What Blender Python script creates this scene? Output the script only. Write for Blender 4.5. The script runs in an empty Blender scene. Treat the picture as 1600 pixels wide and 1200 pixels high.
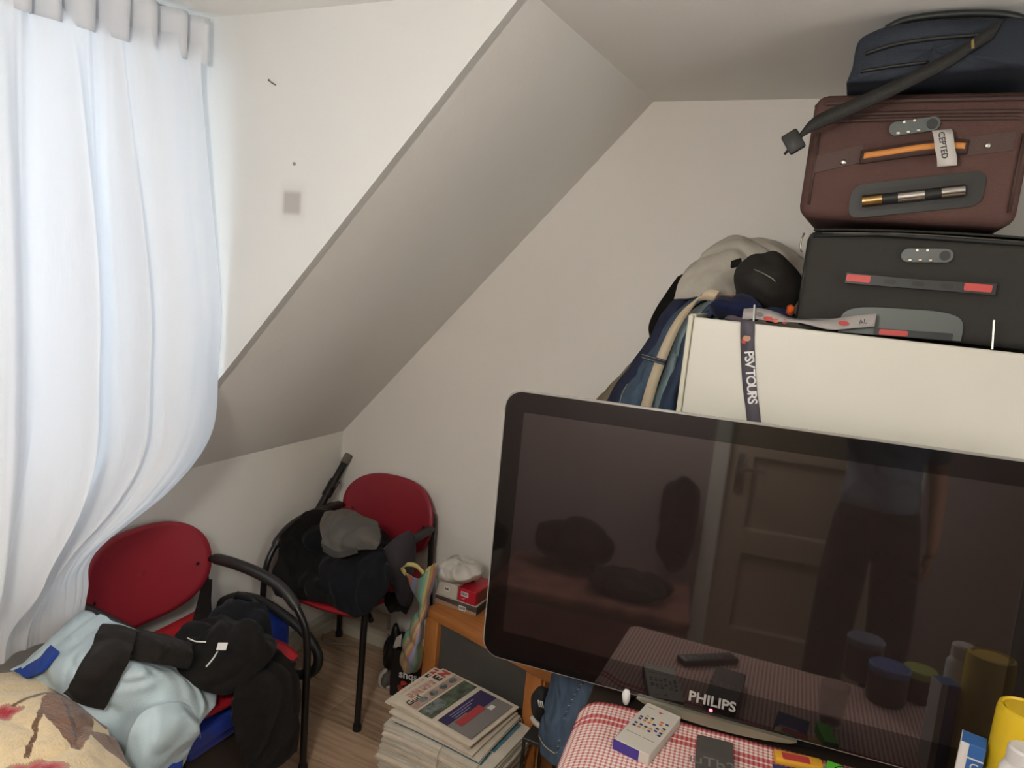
import bpy, bmesh, math, random
import numpy as np
from mathutils import Vector, Matrix, noise
random.seed(7)
scn = bpy.context.scene
COL = scn.collection
PI = math.pi

# ------------------------------------------------------------------ camera
FPX = 1124.95
YAW, PITCH, ROLL = -0.4517, 0.1603, 0.092
CAM = Vector((2.0889, -2.5772, 1.7821))
fw = Vector((math.sin(YAW)*math.cos(PITCH), math.cos(YAW)*math.cos(PITCH), -math.sin(PITCH)))
r0 = Vector((math.cos(YAW), -math.sin(YAW), 0)); u0 = r0.cross(fw)
rt = math.cos(ROLL)*r0 + math.sin(ROLL)*u0
up = -math.sin(ROLL)*r0 + math.cos(ROLL)*u0
cam_d = bpy.data.cameras.new('camera'); cam = bpy.data.objects.new('camera', cam_d); COL.objects.link(cam)
cam_d.sensor_width = 36; cam_d.lens = FPX/1600*36; cam_d.clip_start = 0.02
m3 = Matrix((rt, up, -fw)).transposed(); cam.matrix_world = Matrix.Translation(CAM) @ m3.to_4x4()
scn.camera = cam

# ------------------------------------------------------------------ world, light, exposure
w = bpy.data.worlds.new('daylight_sky'); scn.world = w; w.use_nodes = True
bg = w.node_tree.nodes['Background']; bg.inputs[0].default_value = (0.70, 0.85, 1.0, 1); bg.inputs[1].default_value = 0.38
def area_light(name, loc, direction, sx, sy, power, color):
    d = bpy.data.lights.new(name, 'AREA'); d.shape = 'RECTANGLE'; d.size = sx; d.size_y = sy; d.energy = power; d.color = color
    o = bpy.data.objects.new(name, d); COL.objects.link(o); o.location = loc
    o.rotation_euler = Vector(direction).to_track_quat('-Z', 'Y').to_euler(); return o
# daylight arriving at the dormer window, outside the glass
area_light('window_area_light', (-0.22, -1.75, 1.72), (1, 0, -0.12), 1.3, 1.3, 3.9, (0.74, 0.87, 1.0))
# added fill light, coming in by the made-up window in the right-hand wall
area_light('window_area_light', (3.62, -1.95, 1.55), (-1, 0, -0.05), 1.1, 1.0, 4.6, (1.0, 0.98, 0.95))
scn.view_settings.view_transform = 'Standard'; scn.view_settings.look = 'None'
scn.view_settings.exposure = 1.5; scn.view_settings.gamma = 1.0
scn.view_settings.use_curve_mapping = False
FILL_LAMP_POWER = 27

# ------------------------------------------------------------------ helpers
def U(px, py, ax, v):
    """world point seen along a photograph ray at a known plane"""
    d = fw + rt*((px-800)/FPX) - up*((py-600)/FPX)
    i = 'xyz'.index(ax); t = (v-CAM[i])/d[i]
    return CAM + d*t
def Z(px, py, z): return U(px, py, 'z', z)
def Yp(px, py, y): return U(px, py, 'y', y)
def Xp(px, py, x): return U(px, py, 'x', x)

def lin(c):
    if isinstance(c, str):
        c = tuple(int(c[i:i+2], 16)/255 for i in (0, 2, 4))
    return tuple(((x/12.92) if x <= .04045 else ((x+.055)/1.055)**2.4) for x in c) + (1,)

class NT:
    def __init__(s, mat): s.t = mat.node_tree; s.n = s.t.nodes; s.l = s.t.links
    def node(s, typ, **kw):
        n = s.n.new(typ)
        for k, v in kw.items(): setattr(n, k, v)
        return n
    def link(s, a, b): s.l.new(a, b)
    def math(s, op, a, b=None, c=None):
        n = s.node('ShaderNodeMath', operation=op)
        for i, x in enumerate((a, b, c)):
            if x is None: continue
            if isinstance(x, (int, float)): n.inputs[i].default_value = x
            else: s.link(x, n.inputs[i])
        return n.outputs[0]
    def mix(s, f, a, b):
        n = s.node('ShaderNodeMix', data_type='RGBA')
        for i, x in ((0, f), (6, a), (7, b)):
            if isinstance(x, (int, float)): n.inputs[i].default_value = x
            elif isinstance(x, tuple): n.inputs[i].default_value = x
            else: s.link(x, n.inputs[i])
        return n.outputs[2]

MATS = {}
def mat(name, col, rough=.6, metal=0, col2=None, nscale=8, bump=0, bscale=40, spec=.5, coat=0, stretch=None, sheen=0, ior=None):
    if name in MATS: return MATS[name]
    m = bpy.data.materials.new(name); m.use_nodes = True; t = NT(m)
    b = t.n['Principled BSDF']; b.inputs['Roughness'].default_value = rough; b.inputs['Metallic'].default_value = metal
    b.inputs['Base Color'].default_value = lin(col); b.inputs['Specular IOR Level'].default_value = spec
    if coat: b.inputs['Coat Weight'].default_value = coat
    if sheen: b.inputs['Sheen Weight'].default_value = sheen
    if ior: b.inputs['IOR'].default_value = ior
    tc = t.node('ShaderNodeTexCoord'); vec = tc.outputs['Object']
    if stretch:
        mp = t.node('ShaderNodeMapping'); mp.inputs['Scale'].default_value = stretch; t.link(vec, mp.inputs[0]); vec = mp.outputs[0]
    if col2:
        nz = t.node('ShaderNodeTexNoise'); nz.inputs['Scale'].default_value = nscale; nz.inputs['Detail'].default_value = 5
        t.link(vec, nz.inputs['Vector'])
        rp = t.node('ShaderNodeMapRange'); rp.inputs[1].default_value = .35; rp.inputs[2].default_value = .65
        t.link(nz.outputs[0], rp.inputs[0])
        t.link(t.mix(rp.outputs[0], lin(col), lin(col2)), b.inputs['Base Color'])
    if bump:
        nz = t.node('ShaderNodeTexNoise'); nz.inputs['Scale'].default_value = bscale; nz.inputs['Detail'].default_value = 4
        t.link(vec, nz.inputs['Vector'])
        bp = t.node('ShaderNodeBump'); bp.inputs['Strength'].default_value = bump; bp.inputs['Distance'].default_value = .004
        t.link(nz.outputs[0], bp.inputs['Height']); t.link(bp.outputs[0], b.inputs['Normal'])
    MATS[name] = m; return m

class MB:
    """collects shapes for ONE mesh object"""
    def __init__(s): s.v = []; s.f = []; s.uv = None; s.col = None
    def add(s, vs, fs):
        o = len(s.v); s.v += [tuple(x) for x in vs]; s.f += [tuple(i+o for i in f) for f in fs]; return s
    def box(s, x0, x1, y0, y1, z0, z1):
        v = [(x, y, z) for z in (z0, z1) for y in (y0, y1) for x in (x0, x1)]
        return s.add(v, [(0,2,3,1), (4,5,7,6), (0,1,5,4), (2,6,7,3), (0,4,6,2), (1,3,7,5)])
    def rbox(s, x0, x1, y0, y1, z0, z1, r=.01, seg=2):
        bm = bmesh.new(); bmesh.ops.create_cube(bm, size=1)
        for v in bm.verts: v.co = ((x0+x1)/2+v.co.x*(x1-x0), (y0+y1)/2+v.co.y*(y1-y0), (z0+z1)/2+v.co.z*(z1-z0))
        bmesh.ops.bevel(bm, geom=bm.edges[:], offset=r, segments=seg, profile=.5, affect='EDGES')
        return s.bm(bm)
    def bm(s, bm):
        bm.verts.index_update()
        s.add([v.co[:] for v in bm.verts], [[v.index for v in f.verts] for f in bm.faces]); bm.free(); return s
    def tube(s, pts, r, n=10, closed=False, caps=True):
        pts = [Vector(p) for p in pts]; m = len(pts)
        rs = r if isinstance(r, (list, tuple)) else [r]*m
        vs = []; fs = []; prev = None
        for i, p in enumerate(pts):
            a = pts[(i-1) % m] if (closed or i > 0) else p
            b = pts[(i+1) % m] if (closed or i < m-1) else p
            t = (b-a).normalized()
            if prev is None:
                q = Vector((0,0,1)) if abs(t.z) < .9 else Vector((1,0,0)); nrm = (q - t*q.dot(t)).normalized()
            else: nrm = (prev - t*prev.dot(t)).normalized()
            prev = nrm; bn = t.cross(nrm)
            vs += [p + (nrm*math.cos(k*2*PI/n)+bn*math.sin(k*2*PI/n))*rs[i] for k in range(n)]
        for i in range(m if closed else m-1):
            j = (i+1) % m
            for k in range(n): fs.append((i*n+k, i*n+(k+1)%n, j*n+(k+1)%n, j*n+k))
        if caps and not closed: fs.append(tuple(range(n))[::-1]); fs.append(tuple((m-1)*n+k for k in range(n)))
        return s.add(vs, fs)
    def lathe(s, prof, c=(0,0,0), n=28, sx=1, sy=1):
        vs = []; fs = []
        for (r, z) in prof: vs += [(c[0]+r*sx*math.cos(k*2*PI/n), c[1]+r*sy*math.sin(k*2*PI/n), c[2]+z) for k in range(n)]
        for i in range(len(prof)-1):
            for k in range(n): fs.append((i*n+k, i*n+(k+1)%n, (i+1)*n+(k+1)%n, (i+1)*n+k))
        fs.append(tuple(range(n))[::-1]); fs.append(tuple((len(prof)-1)*n+k for k in range(n)))
        return s.add(vs, fs)
    def prism(s, poly, o, ex, ey, ez, depth):
        """2D outline in plane (ex,ey) at o, extruded along ez by depth"""
        o, ex, ey, ez = Vector(o), Vector(ex), Vector(ey), Vector(ez); n = len(poly)
        vs = [o+ex*a+ey*b for a, b in poly] + [o+ex*a+ey*b+ez*depth for a, b in poly]
        fs = [tuple(range(n))[::-1], tuple(range(n, 2*n))] + [(i, (i+1)%n, n+(i+1)%n, n+i) for i in range(n)]
        return s.add(vs, fs)
    def build(s, name, material, parent=None, smooth=False, world=False, mods=(), origin=None):
        vs = [Vector(v) for v in s.v]
        me = bpy.data.meshes.new(name); o = bpy.data.objects.new(name, me); COL.objects.link(o)
        if parent is not None:
            if world:
                bpy.context.view_layer.update(); inv = parent.matrix_world.inverted(); vs = [inv @ v for v in vs]
            o.parent = parent
        else:
            if origin is None:
                c = sum(vs, Vector())/len(vs); c.z = min(v.z for v in vs)
            else: c = Vector(origin)
            vs = [v-c for v in vs]; o.location = c
        me.from_pydata([v[:] for v in vs], [], s.f); me.update()
        if s.uv is not None:
            l = me.uv_layers.new(name='UVMap')
            for lp in me.loops: l.data[lp.index].uv = s.uv[lp.vertex_index]
        if s.col is not None:
            a = me.color_attributes.new('print', 'FLOAT_COLOR', 'POINT')
            for i, c in enumerate(s.col): a.data[i].color = c
        bm = bmesh.new(); bm.from_mesh(me); bmesh.ops.recalc_face_normals(bm, faces=bm.faces); bm.to_mesh(me); bm.free()
        if smooth is True:
            for p in me.polygons: p.use_smooth = True
        elif smooth:
            for p in me.polygons: p.use_smooth = True
            me.set_sharp_from_angle(angle=math.radians(smooth))
        me.materials.append(material)
        for kind, kw in mods:
            md = o.modifiers.new(kind.lower(), kind)
            for k, v in kw.items(): setattr(md, k, v)
        return o
def SOL(t): return ('SOLIDIFY', dict(thickness=t, offset=0))
def SUB(n): return ('SUBSURF', dict(levels=n, render_levels=n))

def tag(o, label, cat, group=None, kind=None):
    if label: o['label'] = label
    if cat: o['category'] = cat
    if group: o['group'] = group
    if kind: o['kind'] = kind
    return o
def structure(o): o['kind'] = 'structure'; return o
def thing(name, loc, label, cat, rz=0, group=None):
    e = bpy.data.objects.new(name, None); COL.objects.link(e); e.empty_display_size = .05
    e.location = loc; e.rotation_euler = (0, 0, rz); bpy.context.view_layer.update()
    return tag(e, label, cat, group)
def copy_tree(o, parent=None):
    c = o.copy(); COL.objects.link(c); c.parent = parent
    for ch in list(o.children): copy_tree(ch, c)
    return c

def catmull(P, n):
    """P (k,...) control values -> n samples along axis 0"""
    P = np.asarray(P, float); k = len(P)
    if k == 2:
        t = np.linspace(0, 1, n).reshape((-1,)+(1,)*(P.ndim-1)); return P[0]*(1-t)+P[1]*t
    ext = np.concatenate([[2*P[0]-P[1]], P, [2*P[-1]-P[-2]]])
    out = []
    for x in np.linspace(0, k-1, n):
        i = min(int(x), k-2); t = x-i; a, b, c, d = ext[i:i+4]
        out.append(.5*((2*b)+(-a+c)*t+(2*a-5*b+4*c-d)*t*t+(-a+3*b-3*c+d)*t**3))
    return np.array(out)
def closed_curve(P, n):
    P = np.asarray(P, float); k = len(P); out = []
    for x in np.linspace(0, k, n, endpoint=False):
        i = int(x) % k; t = x-int(x); a, b, c, d = P[(i-1)%k], P[i], P[(i+1)%k], P[(i+2)%k]
        out.append(.5*((2*b)+(-a+c)*t+(2*a-5*b+4*c-d)*t*t+(-a+3*b-3*c+d)*t**3))
    return np.array(out)

def fold(p, seed, freq, d):
    """soft cloth creases: warped ridges running across direction d"""
    q = Vector(p)
    wv = noise.noise(q*3.1+Vector((seed, 3.3, 1.7)))
    w2 = noise.noise(q*7.3+Vector((1.1, seed, 9.2)))
    t = q.dot(d)*freq + wv*2.2 + w2*.6
    amp = .55+.6*noise.noise(q*2.3+Vector((seed*2, 5, seed))); t *= .75
    v = math.sin(2*PI*t)+.35*math.sin(4*PI*t+1+wv*3); v = v-.25*v*v
    return .5*v*amp + .30*noise.noise(q*22+Vector((seed, 2, 7)))*.6 + .25*noise.noise(q*14+Vector((seed, seed, 0)))

def patch(ctrl, nu=40, nv=40, wr=.008, seed=1.0, freq=9, d=(1, .4, .3), wobble=0):
    """cloth sheet through a grid of 3D control points, with creases"""
    C = np.array([[tuple(p) for p in row] for row in ctrl])
    G = catmull(C, nu); G = catmull(G.transpose(1, 0, 2), nv).transpose(1, 0, 2)
    du = np.gradient(G, axis=0); dv = np.gradient(G, axis=1); N = np.cross(du, dv); N /= (np.linalg.norm(N, axis=2, keepdims=True)+1e-9)
    dd = Vector(d)
    mb = MB(); uv = []
    for i in range(nu):
        for j in range(nv):
            p = Vector(G[i, j]); n = Vector(N[i, j])
            k = fold(p, seed, freq, dd)*wr
            if wobble:
                e = min(i, nu-1-i, j, nv-1-j)/3
                if e < 1: p += (Vector(du[i,j]).normalized()*noise.noise(p*25+Vector((seed,0,0)))+Vector(dv[i,j]).normalized()*noise.noise(p*25+Vector((0,seed,4))))*wobble*(1-e)
            mb.v.append(tuple(p+n*k)); uv.append((j/(nv-1), i/(nu-1)))
    for i in range(nu-1):
        for j in range(nv-1): mb.f.append((i*nv+j, i*nv+j+1, (i+1)*nv+j+1, (i+1)*nv+j))
    mb.uv = uv
    return mb
def merge(*mbs):
    m = MB()
    for x in mbs: m.add(x.v, x.f)
    return m
def lump(c, r, seed, wr=.02, sub=4, freq=7, d=(1,.5,.4), floor_z=None, rot=0, big=.25):
    """rumpled soft heap"""
    bm = bmesh.new(); bmesh.ops.create_icosphere(bm, subdivisions=sub, radius=1); mb = MB(); c = Vector(c); dd = Vector(d)
    R = Matrix.Rotation(rot, 3, 'Z')
    for v in bm.verts:
        n = v.co.normalized(); k = 1+big*noise.noise(n*1.4+Vector((seed, 2, seed)))
        p = R @ Vector((n.x*r[0]*k, n.y*r[1]*k, n.z*r[2]*k)) + c
        p += (R @ n)*fold(p, seed, freq, dd)*wr
        if floor_z is not None and p.z < floor_z: p.z = floor_z+.0005*noise.noise(p*30)
        v.co = p
    return mb.bm(bm)
def ribbon(path, width_dir, w, n=None):
    """flat strip along a path; width_dir per point or one"""
    n = n or len(path)*6; P = catmull([tuple(p) for p in path], n)
    W = catmull([tuple(x) for x in width_dir], n) if isinstance(width_dir[0], (tuple, list, Vector)) else np.array([width_dir]*n)
    mb = MB()
    for p, q in zip(P, W):
        q = Vector(q).normalized()*w/2; p = Vector(p); mb.v += [tuple(p-q), tuple(p+q)]
    for i in range(n-1): mb.f.append((2*i, 2*i+1, 2*i+3, 2*i+2))
    return mb
def rrect(w, h, r, n=6, x0=0, y0=0):
    pts = []
    for cx, cy, a in ((w-r, r, -PI/2), (w-r, h-r, 0), (r, h-r, PI/2), (r, r, PI)):
        for k in range(n+1): pts.append((x0+cx+r*math.cos(a+k*PI/2/n), y0+cy+r*math.sin(a+k*PI/2/n)))
    return pts
def lettering(name, body, size, M, material, parent, world=True, ext=.0004, bold=0, spacing=1.0):
    c = bpy.data.curves.new(name, 'FONT'); c.body = body; c.size = size; c.extrude = ext; c.align_x = 'CENTER'; c.align_y = 'CENTER'; c.offset = bold
    c.resolution_u = 3; c.space_character = spacing
    t = bpy.data.objects.new(name+'_c', c); COL.objects.link(t); bpy.context.view_layer.update()
    me = bpy.data.meshes.new_from_object(t.evaluated_get(bpy.context.evaluated_depsgraph_get()))
    bpy.data.objects.remove(t); bpy.data.curves.remove(c)
    o = bpy.data.objects.new(name, me); COL.objects.link(o); me.materials.clear(); me.materials.append(material); me.name = name
    bpy.context.view_layer.update()
    MM = (parent.matrix_world.inverted() @ M) if world else M
    me.transform(MM); o.parent = parent; return o
def frame(o, ex, ey):
    ex = Vector(ex).normalized(); ey = Vector(ey); ey = (ey-ex*ey.dot(ex)).normalized(); ez = ex.cross(ey)
    m = Matrix((ex, ey, ez)).transposed().to_4x4(); m.translation = Vector(o); return m

# ------------------------------------------------------------------ the room
H, HK, WS, CY = 2.40, 0.969, 1.2883, -1.0363
XR, YF, DL = 3.40, -3.02, -2.55          # right wall, wall behind the camera, far cheek of the dormer
def wall_mat(name, c, marks=False):
    m = mat(name, c, .75, col2=tuple(x*.988 for x in c), nscale=2.2, bump=.10, bscale=90, spec=.25)
    if marks:
        t = NT(m); b = t.n['Principled BSDF']; src = b.inputs['Base Color'].links[0].from_socket
        g = t.node('ShaderNodeNewGeometry'); sp = t.node('ShaderNodeSeparateXYZ'); t.link(g.outputs['Position'], sp.inputs[0])
        def smooth(v, c0, half, soft):
            a = t.math('ABSOLUTE', t.math('SUBTRACT', v, c0)); n = t.node('ShaderNodeMapRange', interpolation_type='SMOOTHSTEP')
            t.link(a, n.inputs[0]); n.inputs[1].default_value = half-soft; n.inputs[2].default_value = half+soft; n.inputs[3].default_value = 1; n.inputs[4].default_value = 0
            return n.outputs[0]
        sq = t.math('MULTIPLY', smooth(sp.outputs[0], .621, .031, .009), smooth(sp.outputs[2], 1.901, .030, .009))
        halo = t.math('MULTIPLY', smooth(sp.outputs[0], .625, .045, .015), smooth(sp.outputs[2], 1.903, .05, .018))
        f = t.math('ADD', t.math('MULTIPLY', sq, .50), t.math('MULTIPLY', halo, .10))
        t.link(t.mix(f, src, lin('8f8680')), b.inputs['Base Color'])
    return m
M_wall = wall_mat('wall_paint', (.91, .895, .865))
M_cheek = wall_mat('dormer_paint', (.85, .845, .83), True)
M_ceil = wall_mat('ceiling_paint', (.92, .91, .885))
M_base = mat('baseboard_paint', (.78, .76, .69), .45, bump=.05)
M_trim = mat('white_gloss_paint', (.88, .87, .83), .35)

# floor: laminate boards, each its own piece
fl = structure(MB().box(-.1, XR+.1, YF-.1, .1, -.12, -.008).build('floor', mat('floor_underlay', '2a241f', .9)))
def plank_mat(i, a, b):
    return mat('laminate_%d' % i, a, .42, col2=b, nscale=5, stretch=(1.2, 14, 1), bump=.06, bscale=18)
PM = [plank_mat(0, 'c2a588', 'a3876e'), plank_mat(1, 'b3967b', '957a63'), plank_mat(2, 'ccae92', 'ab9077'), plank_mat(3, 'ba9d82', '8f765f')]
pm_cache = {}
PW = .186
row = 0; y = 0.0
while y > YF:
    x = -(row % 3)*.43; i = 0
    while x < XR:
        x0, x1 = max(x, 0), min(x+1.29, XR); y1 = max(y-PW, YF)
        if x1-x0 > .02:
            mb = MB(); g = .0012
            mb.box(x0+g, x1-g, y1+g, y-g, -.008, 0)
            o = mb.build('plank', PM[(row*2+i*3) % 4], fl, world=True); 
        x += 1.29; i += 1
    y -= PW; row += 1

structure(MB().box(-.1, XR+.1, YF-.1, .1, H, H+.1).build('ceiling', M_ceil))
structure(MB().box(-.1, XR+.1, 0, .1, -.1, H).build('wall_back', M_wall))
V0, V1, VZ0, VZ1 = -2.50, -1.40, 1.0, 2.10
structure(MB().box(XR, XR+.1, YF, V0, -.1, H).box(XR, XR+.1, V1, 0, -.1, H).box(XR, XR+.1, V0, V1, -.1, VZ0).box(XR, XR+.1, V0, V1, VZ1, H).build('wall_right', M_wall))
# wall behind the camera, with the door opening
DX0, DX1, DZ = 1.98, 2.86, 2.02
structure(MB().box(-.1, DX0, YF-.1, YF, -.1, H).box(DX1, XR+.1, YF-.1, YF, -.1, H).box(DX0, DX1, YF-.1, YF, DZ, H).build('wall_front', wall_mat('rear_wall_paint', (.66, .60, .59))))
# knee wall, window opening in the dormer front
WY0, WY1, WZ0, WZ1 = -2.40, -1.16, 1.02, 2.33
wl = MB().box(-.1, 0, CY, 0, -.1, HK+.11).box(-.1, 0, YF, DL, -.1, HK+.11)
wl.box(-.1, 0, DL, CY, -.1, WZ0).box(-.1, 0, DL, CY, WZ1, H).box(-.1, 0, WY1, CY, WZ0, WZ1).box(-.1, 0, DL, WY0, WZ0, WZ1)
structure(wl.build('wall_left', M_wall))
for y0, y1, nm in ((CY, 0, 'ceiling_slope'), (YF, DL, 'ceiling_slope')):
    structure(MB().prism([(0, HK), (WS, H), (WS-.0, H+.05), (-.1, H+.05), (-.1, HK)], (0, y0, 0), (1,0,0), (0,0,1), (0,1,0), y1-y0).build(nm, M_ceil))
structure(MB().prism([(0, HK), (WS, H), (0, H)], (0, CY-.0015, 0), (1,0,0), (0,0,1), (0,1,0), .03).build('wall_dormer', M_cheek))
structure(MB().prism([(0, HK), (WS, H), (0, H)], (0, DL-.03, 0), (1,0,0), (0,0,1), (0,1,0), .0315).build('wall_dormer', M_cheek))

# stepped skirting boards
def skirting(name, o, ex, ey, L):
    prof = [(0, 0), (.020, 0), (.020, .045), (.016, .050), (.016, .066), (.026, .070), (.026, .086), (.010, .094), (0, .094)]
    return structure(MB().prism(prof, o, ey, (0,0,1), ex, L).build(name, M_base))
skirting('baseboard_back', (0.0, -.0005, 0), (1,0,0), (0,-1,0), XR)
skirting('baseboard_left', (.0005, YF, 0), (0,1,0), (1,0,0), -YF-.026)
skirting('baseboard_right', (XR-.0005, YF, 0), (0,1,0), (-1,0,0), -YF)

# window in the dormer
wn = structure(thing('window_1', (0, (WY0+WY1)/2, WZ0), None, None))
def bar(mb, y0, y1, z0, z1, x0=-.07, x1=-.02): mb.box(x0, x1, y0, y1, z0, z1)
mb = MB()
for a, b in ((WY0, WY0+.06), (WY1-.06, WY1)): bar(mb, a, b, WZ0, WZ1)
bar(mb, WY0+.06, WY1-.06, WZ0, WZ0+.06); bar(mb, WY0+.06, WY1-.06, WZ1-.06, WZ1)
mb.build('window_frame', M_trim, wn, world=True)
mb = MB(); bar(mb, (WY0+WY1)/2-.035, (WY0+WY1)/2+.035, WZ0+.06, WZ1-.06); mb.build('mullion', M_trim, wn, world=True)
MB().rbox(-.02, .05, WY0-.04, WY1+.04, WZ0-.03, WZ0-.002, .006).build('window_sill', M_trim, wn, world=True)
mg = bpy.data.materials.new('window_glass'); mg.use_nodes = True; t = NT(mg); t.n.remove(t.n['Principled BSDF'])
tr = t.node('ShaderNodeBsdfTransparent'); gl = t.node('ShaderNodeBsdfGlossy'); gl.inputs['Roughness'].default_value = .02
mx = t.node('ShaderNodeMixShader'); mx.inputs[0].default_value = .07
t.link(tr.outputs[0], mx.inputs[1]); t.link(gl.outputs[0], mx.inputs[2]); t.link(mx.outputs[0], t.n['Material Output'].inputs[0])
ym = (WY0+WY1)/2
for a, b in ((WY0+.06, ym-.035), (ym+.035, WY1-.06)):
    MB().box(-.047, -.043, a, b, WZ0+.06, WZ1-.06).build('pane', mg, wn, world=True)

wn2 = structure(thing('added_window', (XR, (V0+V1)/2, VZ0), None, None))  # added window, never in view, lets side fill reach the sloping ceiling
mb = MB()
for a, b in ((V0, V0+.05), (V1-.05, V1)): bar(mb, a, b, VZ0, VZ1, XR+.02, XR+.07)
bar(mb, V0+.05, V1-.05, VZ0, VZ0+.05, XR+.02, XR+.07); bar(mb, V0+.05, V1-.05, VZ1-.05, VZ1, XR+.02, XR+.07)
mb.build('window_frame', M_trim, wn2, world=True)
MB().box(XR+.043, XR+.047, V0+.05, V1-.05, VZ0+.05, VZ1-.05).build('pane', mg, wn2, world=True)
MB().rbox(XR-.08, XR+.02, V0-.04, V1+.04, VZ0-.03, VZ0-.002, .006).build('window_sill', M_trim, wn2, world=True)

# panelled door behind the camera (seen in the television glass)
dr = structure(thing('door_1', ((DX0+DX1)/2, YF, 0), None, None))
M_door = mat('cream_door_paint', (.72, .66, .58), .4)
mb = MB()
for a, b in ((DX0+.03, DX0+.15), (DX1-.15, DX1-.03)): mb.box(a, b, YF-.05, YF-.01, .01, DZ-.03)
for a, b in ((.01, .22), (.62, .74), (1.12, 1.28), (1.86, DZ-.03)): mb.box(DX0+.15, DX1-.15, YF-.05, YF-.01, a, b)
mb.build('door_frame_rails', M_door, dr, world=True)
for a, b in ((.22, .62), (.74, 1.12), (1.28, 1.86)):
    MB().box(DX0+.15, DX1-.15, YF-.04, YF-.028, a, b).build('door_panel', M_door, dr, world=True)
    mb = MB()
    mb.tube([(DX0+.15, YF-.027, a), (DX1-.15, YF-.027, a), (DX1-.15, YF-.027, b), (DX0+.15, YF-.027, b)], .009, 6, closed=True); mb.build('panel_moulding', M_door, dr, world=True)
mb = MB().box(DX0-.05, DX0+.025, YF-.04, YF+.014, 0, DZ+.05).box(DX1-.025, DX1+.05, YF-.04, YF+.014, 0, DZ+.05).box(DX0+.025, DX1-.025, YF-.04, YF+.014, DZ-.025, DZ+.05)
mb.build('door_casing', M_trim, dr, world=True)
hx = DX0+.09
M_chrome = mat('brushed_chrome', (.75, .74, .72), .22, 1)
mb = MB().rbox(hx-.02, hx+.02, YF-.011, YF-.002, .93, 1.13, .004); mb.tube([(hx, YF-.005, 1.06), (hx, YF+.045, 1.06), (hx+.02, YF+.055, 1.06), (hx+.12, YF+.055, 1.055)], .008, 8)
mb.build('door_handle', M_chrome, dr, world=True, smooth=40)

# nail and plug hole in the dormer wall
n0 = Yp(431, 133, CY-.002)
tag(MB().tube([n0, n0+Vector((-.004, -.014, .004)), n0+Vector((-.006, -.020, .008))], [.0013, .0013, .0013], 8).tube([n0+Vector((-.006, -.020, .008)), n0+Vector((-.0065, -.0215, .0085))], .003, 10).build('nail', mat('dark_iron', '3a3734', .4, .8)),
    'small dark nail sticking out of the white dormer wall', 'nail')
n1 = Yp(460, 256, CY-.0015)
tag(MB().tube([n1+Vector((0, .004, 0)), n1+Vector((0, -.0012, 0))], .005, 10).build('wall_plug', mat('plug_grey', '8d8782', .7)), 'tiny grey wall plug above the square grey stain on the dormer wall', 'wall plug')

# added ceiling lamp, out of view, put in to brighten the room
lp = thing('added_fill_lamp', (1.60, -2.68, H), 'added white opal globe fill lamp hanging unseen from the ceiling', 'lamp')
MB().lathe([(.055, -.03), (.06, 0)], n=28).build('ceiling_plate', M_trim, lp, smooth=40)
MB().tube([(0, 0, -.03), (0, 0, -.335)], .004, 8).build('cord', M_trim, lp)
me = bpy.data.materials.new('lit_opal_glass'); me.use_nodes = True; b = me.node_tree.nodes['Principled BSDF']
b.inputs['Base Color'].default_value = (.9, .88, .82, 1); b.inputs['Emission Color'].default_value = (1, .98, .91, 1); b.inputs['Emission Strength'].default_value = FILL_LAMP_POWER
MB().lathe([(.02, -.595)]+[(.13*math.sin(PI*k/16), -.465-.13*math.cos(PI*k/16)) for k in range(1, 15)]+[(.04, -.335)], n=32).build('opal_globe', me, lp, smooth=True)

# ------------------------------------------------------------------ curtains
mc = bpy.data.materials.new('sheer_white_cotton'); mc.use_nodes = True; t = NT(mc); t.n.remove(t.n['Principled BSDF'])
df = t.node('ShaderNodeBsdfDiffuse'); df.inputs[0].default_value = (.86, .86, .87, 1)
tl = t.node('ShaderNodeBsdfTranslucent'); tl.inputs[0].default_value = (.80, .82, .86, 1)
nz = t.node('ShaderNodeTexNoise'); nz.inputs['Scale'].default_value = 22; nz.inputs['Detail'].default_value = 6
tc = t.node('ShaderNodeTexCoord'); mp = t.node('ShaderNodeMapping'); mp.inputs['Scale'].default_value = (1, 1, .22)
t.link(tc.outputs['Object'], mp.inputs[0]); t.link(mp.outputs[0], nz.inputs['Vector'])
bp = t.node('ShaderNodeBump'); bp.inputs['Strength'].default_value = .35; bp.inputs['Distance'].default_value = .01
t.link(nz.outputs[0], bp.inputs['Height']); t.link(bp.outputs[0], df.inputs['Normal']); t.link(bp.outputs[0], tl.inputs['Normal'])
mx = t.node('ShaderNodeMixShader'); mx.inputs[0].default_value = .42
t.link(df.outputs[0], mx.inputs[1]); t.link(tl.outputs[0], mx.inputs[2]); t.link(mx.outputs[0], t.n['Material Output'].inputs[0])

def curtain_sheet(edge_r, edge_l, foldf, nz_=110, ns=200):
    """edge_r / edge_l: (z, x, y) from the top down; foldf(s, k) -> offset into the room (s: 0 left .. 1 right, k: 0 top .. 1 hem)"""
    R = catmull([(x, y, z) for z, x, y in edge_r], nz_); L = catmull([(x, y, z) for z, x, y in edge_l], nz_)
    mb = MB()
    for i in range(nz_):
        k = i/(nz_-1)
        for j in range(ns):
            s = j/(ns-1); p = Vector(L[i])*(1-s)+Vector(R[i])*s
            ox, oy = foldf(s, k); p.x += ox; p.y += oy
            mb.v.append(tuple(p))
    for i in range(nz_-1):
        for j in range(ns-1): mb.f.append((i*ns+j, i*ns+j+1, (i+1)*ns+j+1, (i+1)*ns+j))
    return mb
def ss(a, b, x):
    x = min(max((x-a)/(b-a), 0), 1); return x*x*(3-2*x)
def pleat(s, n, sharp=1.6):
    t = (s*n) % 1; return 1-abs(2*t-1)**sharp
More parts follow.
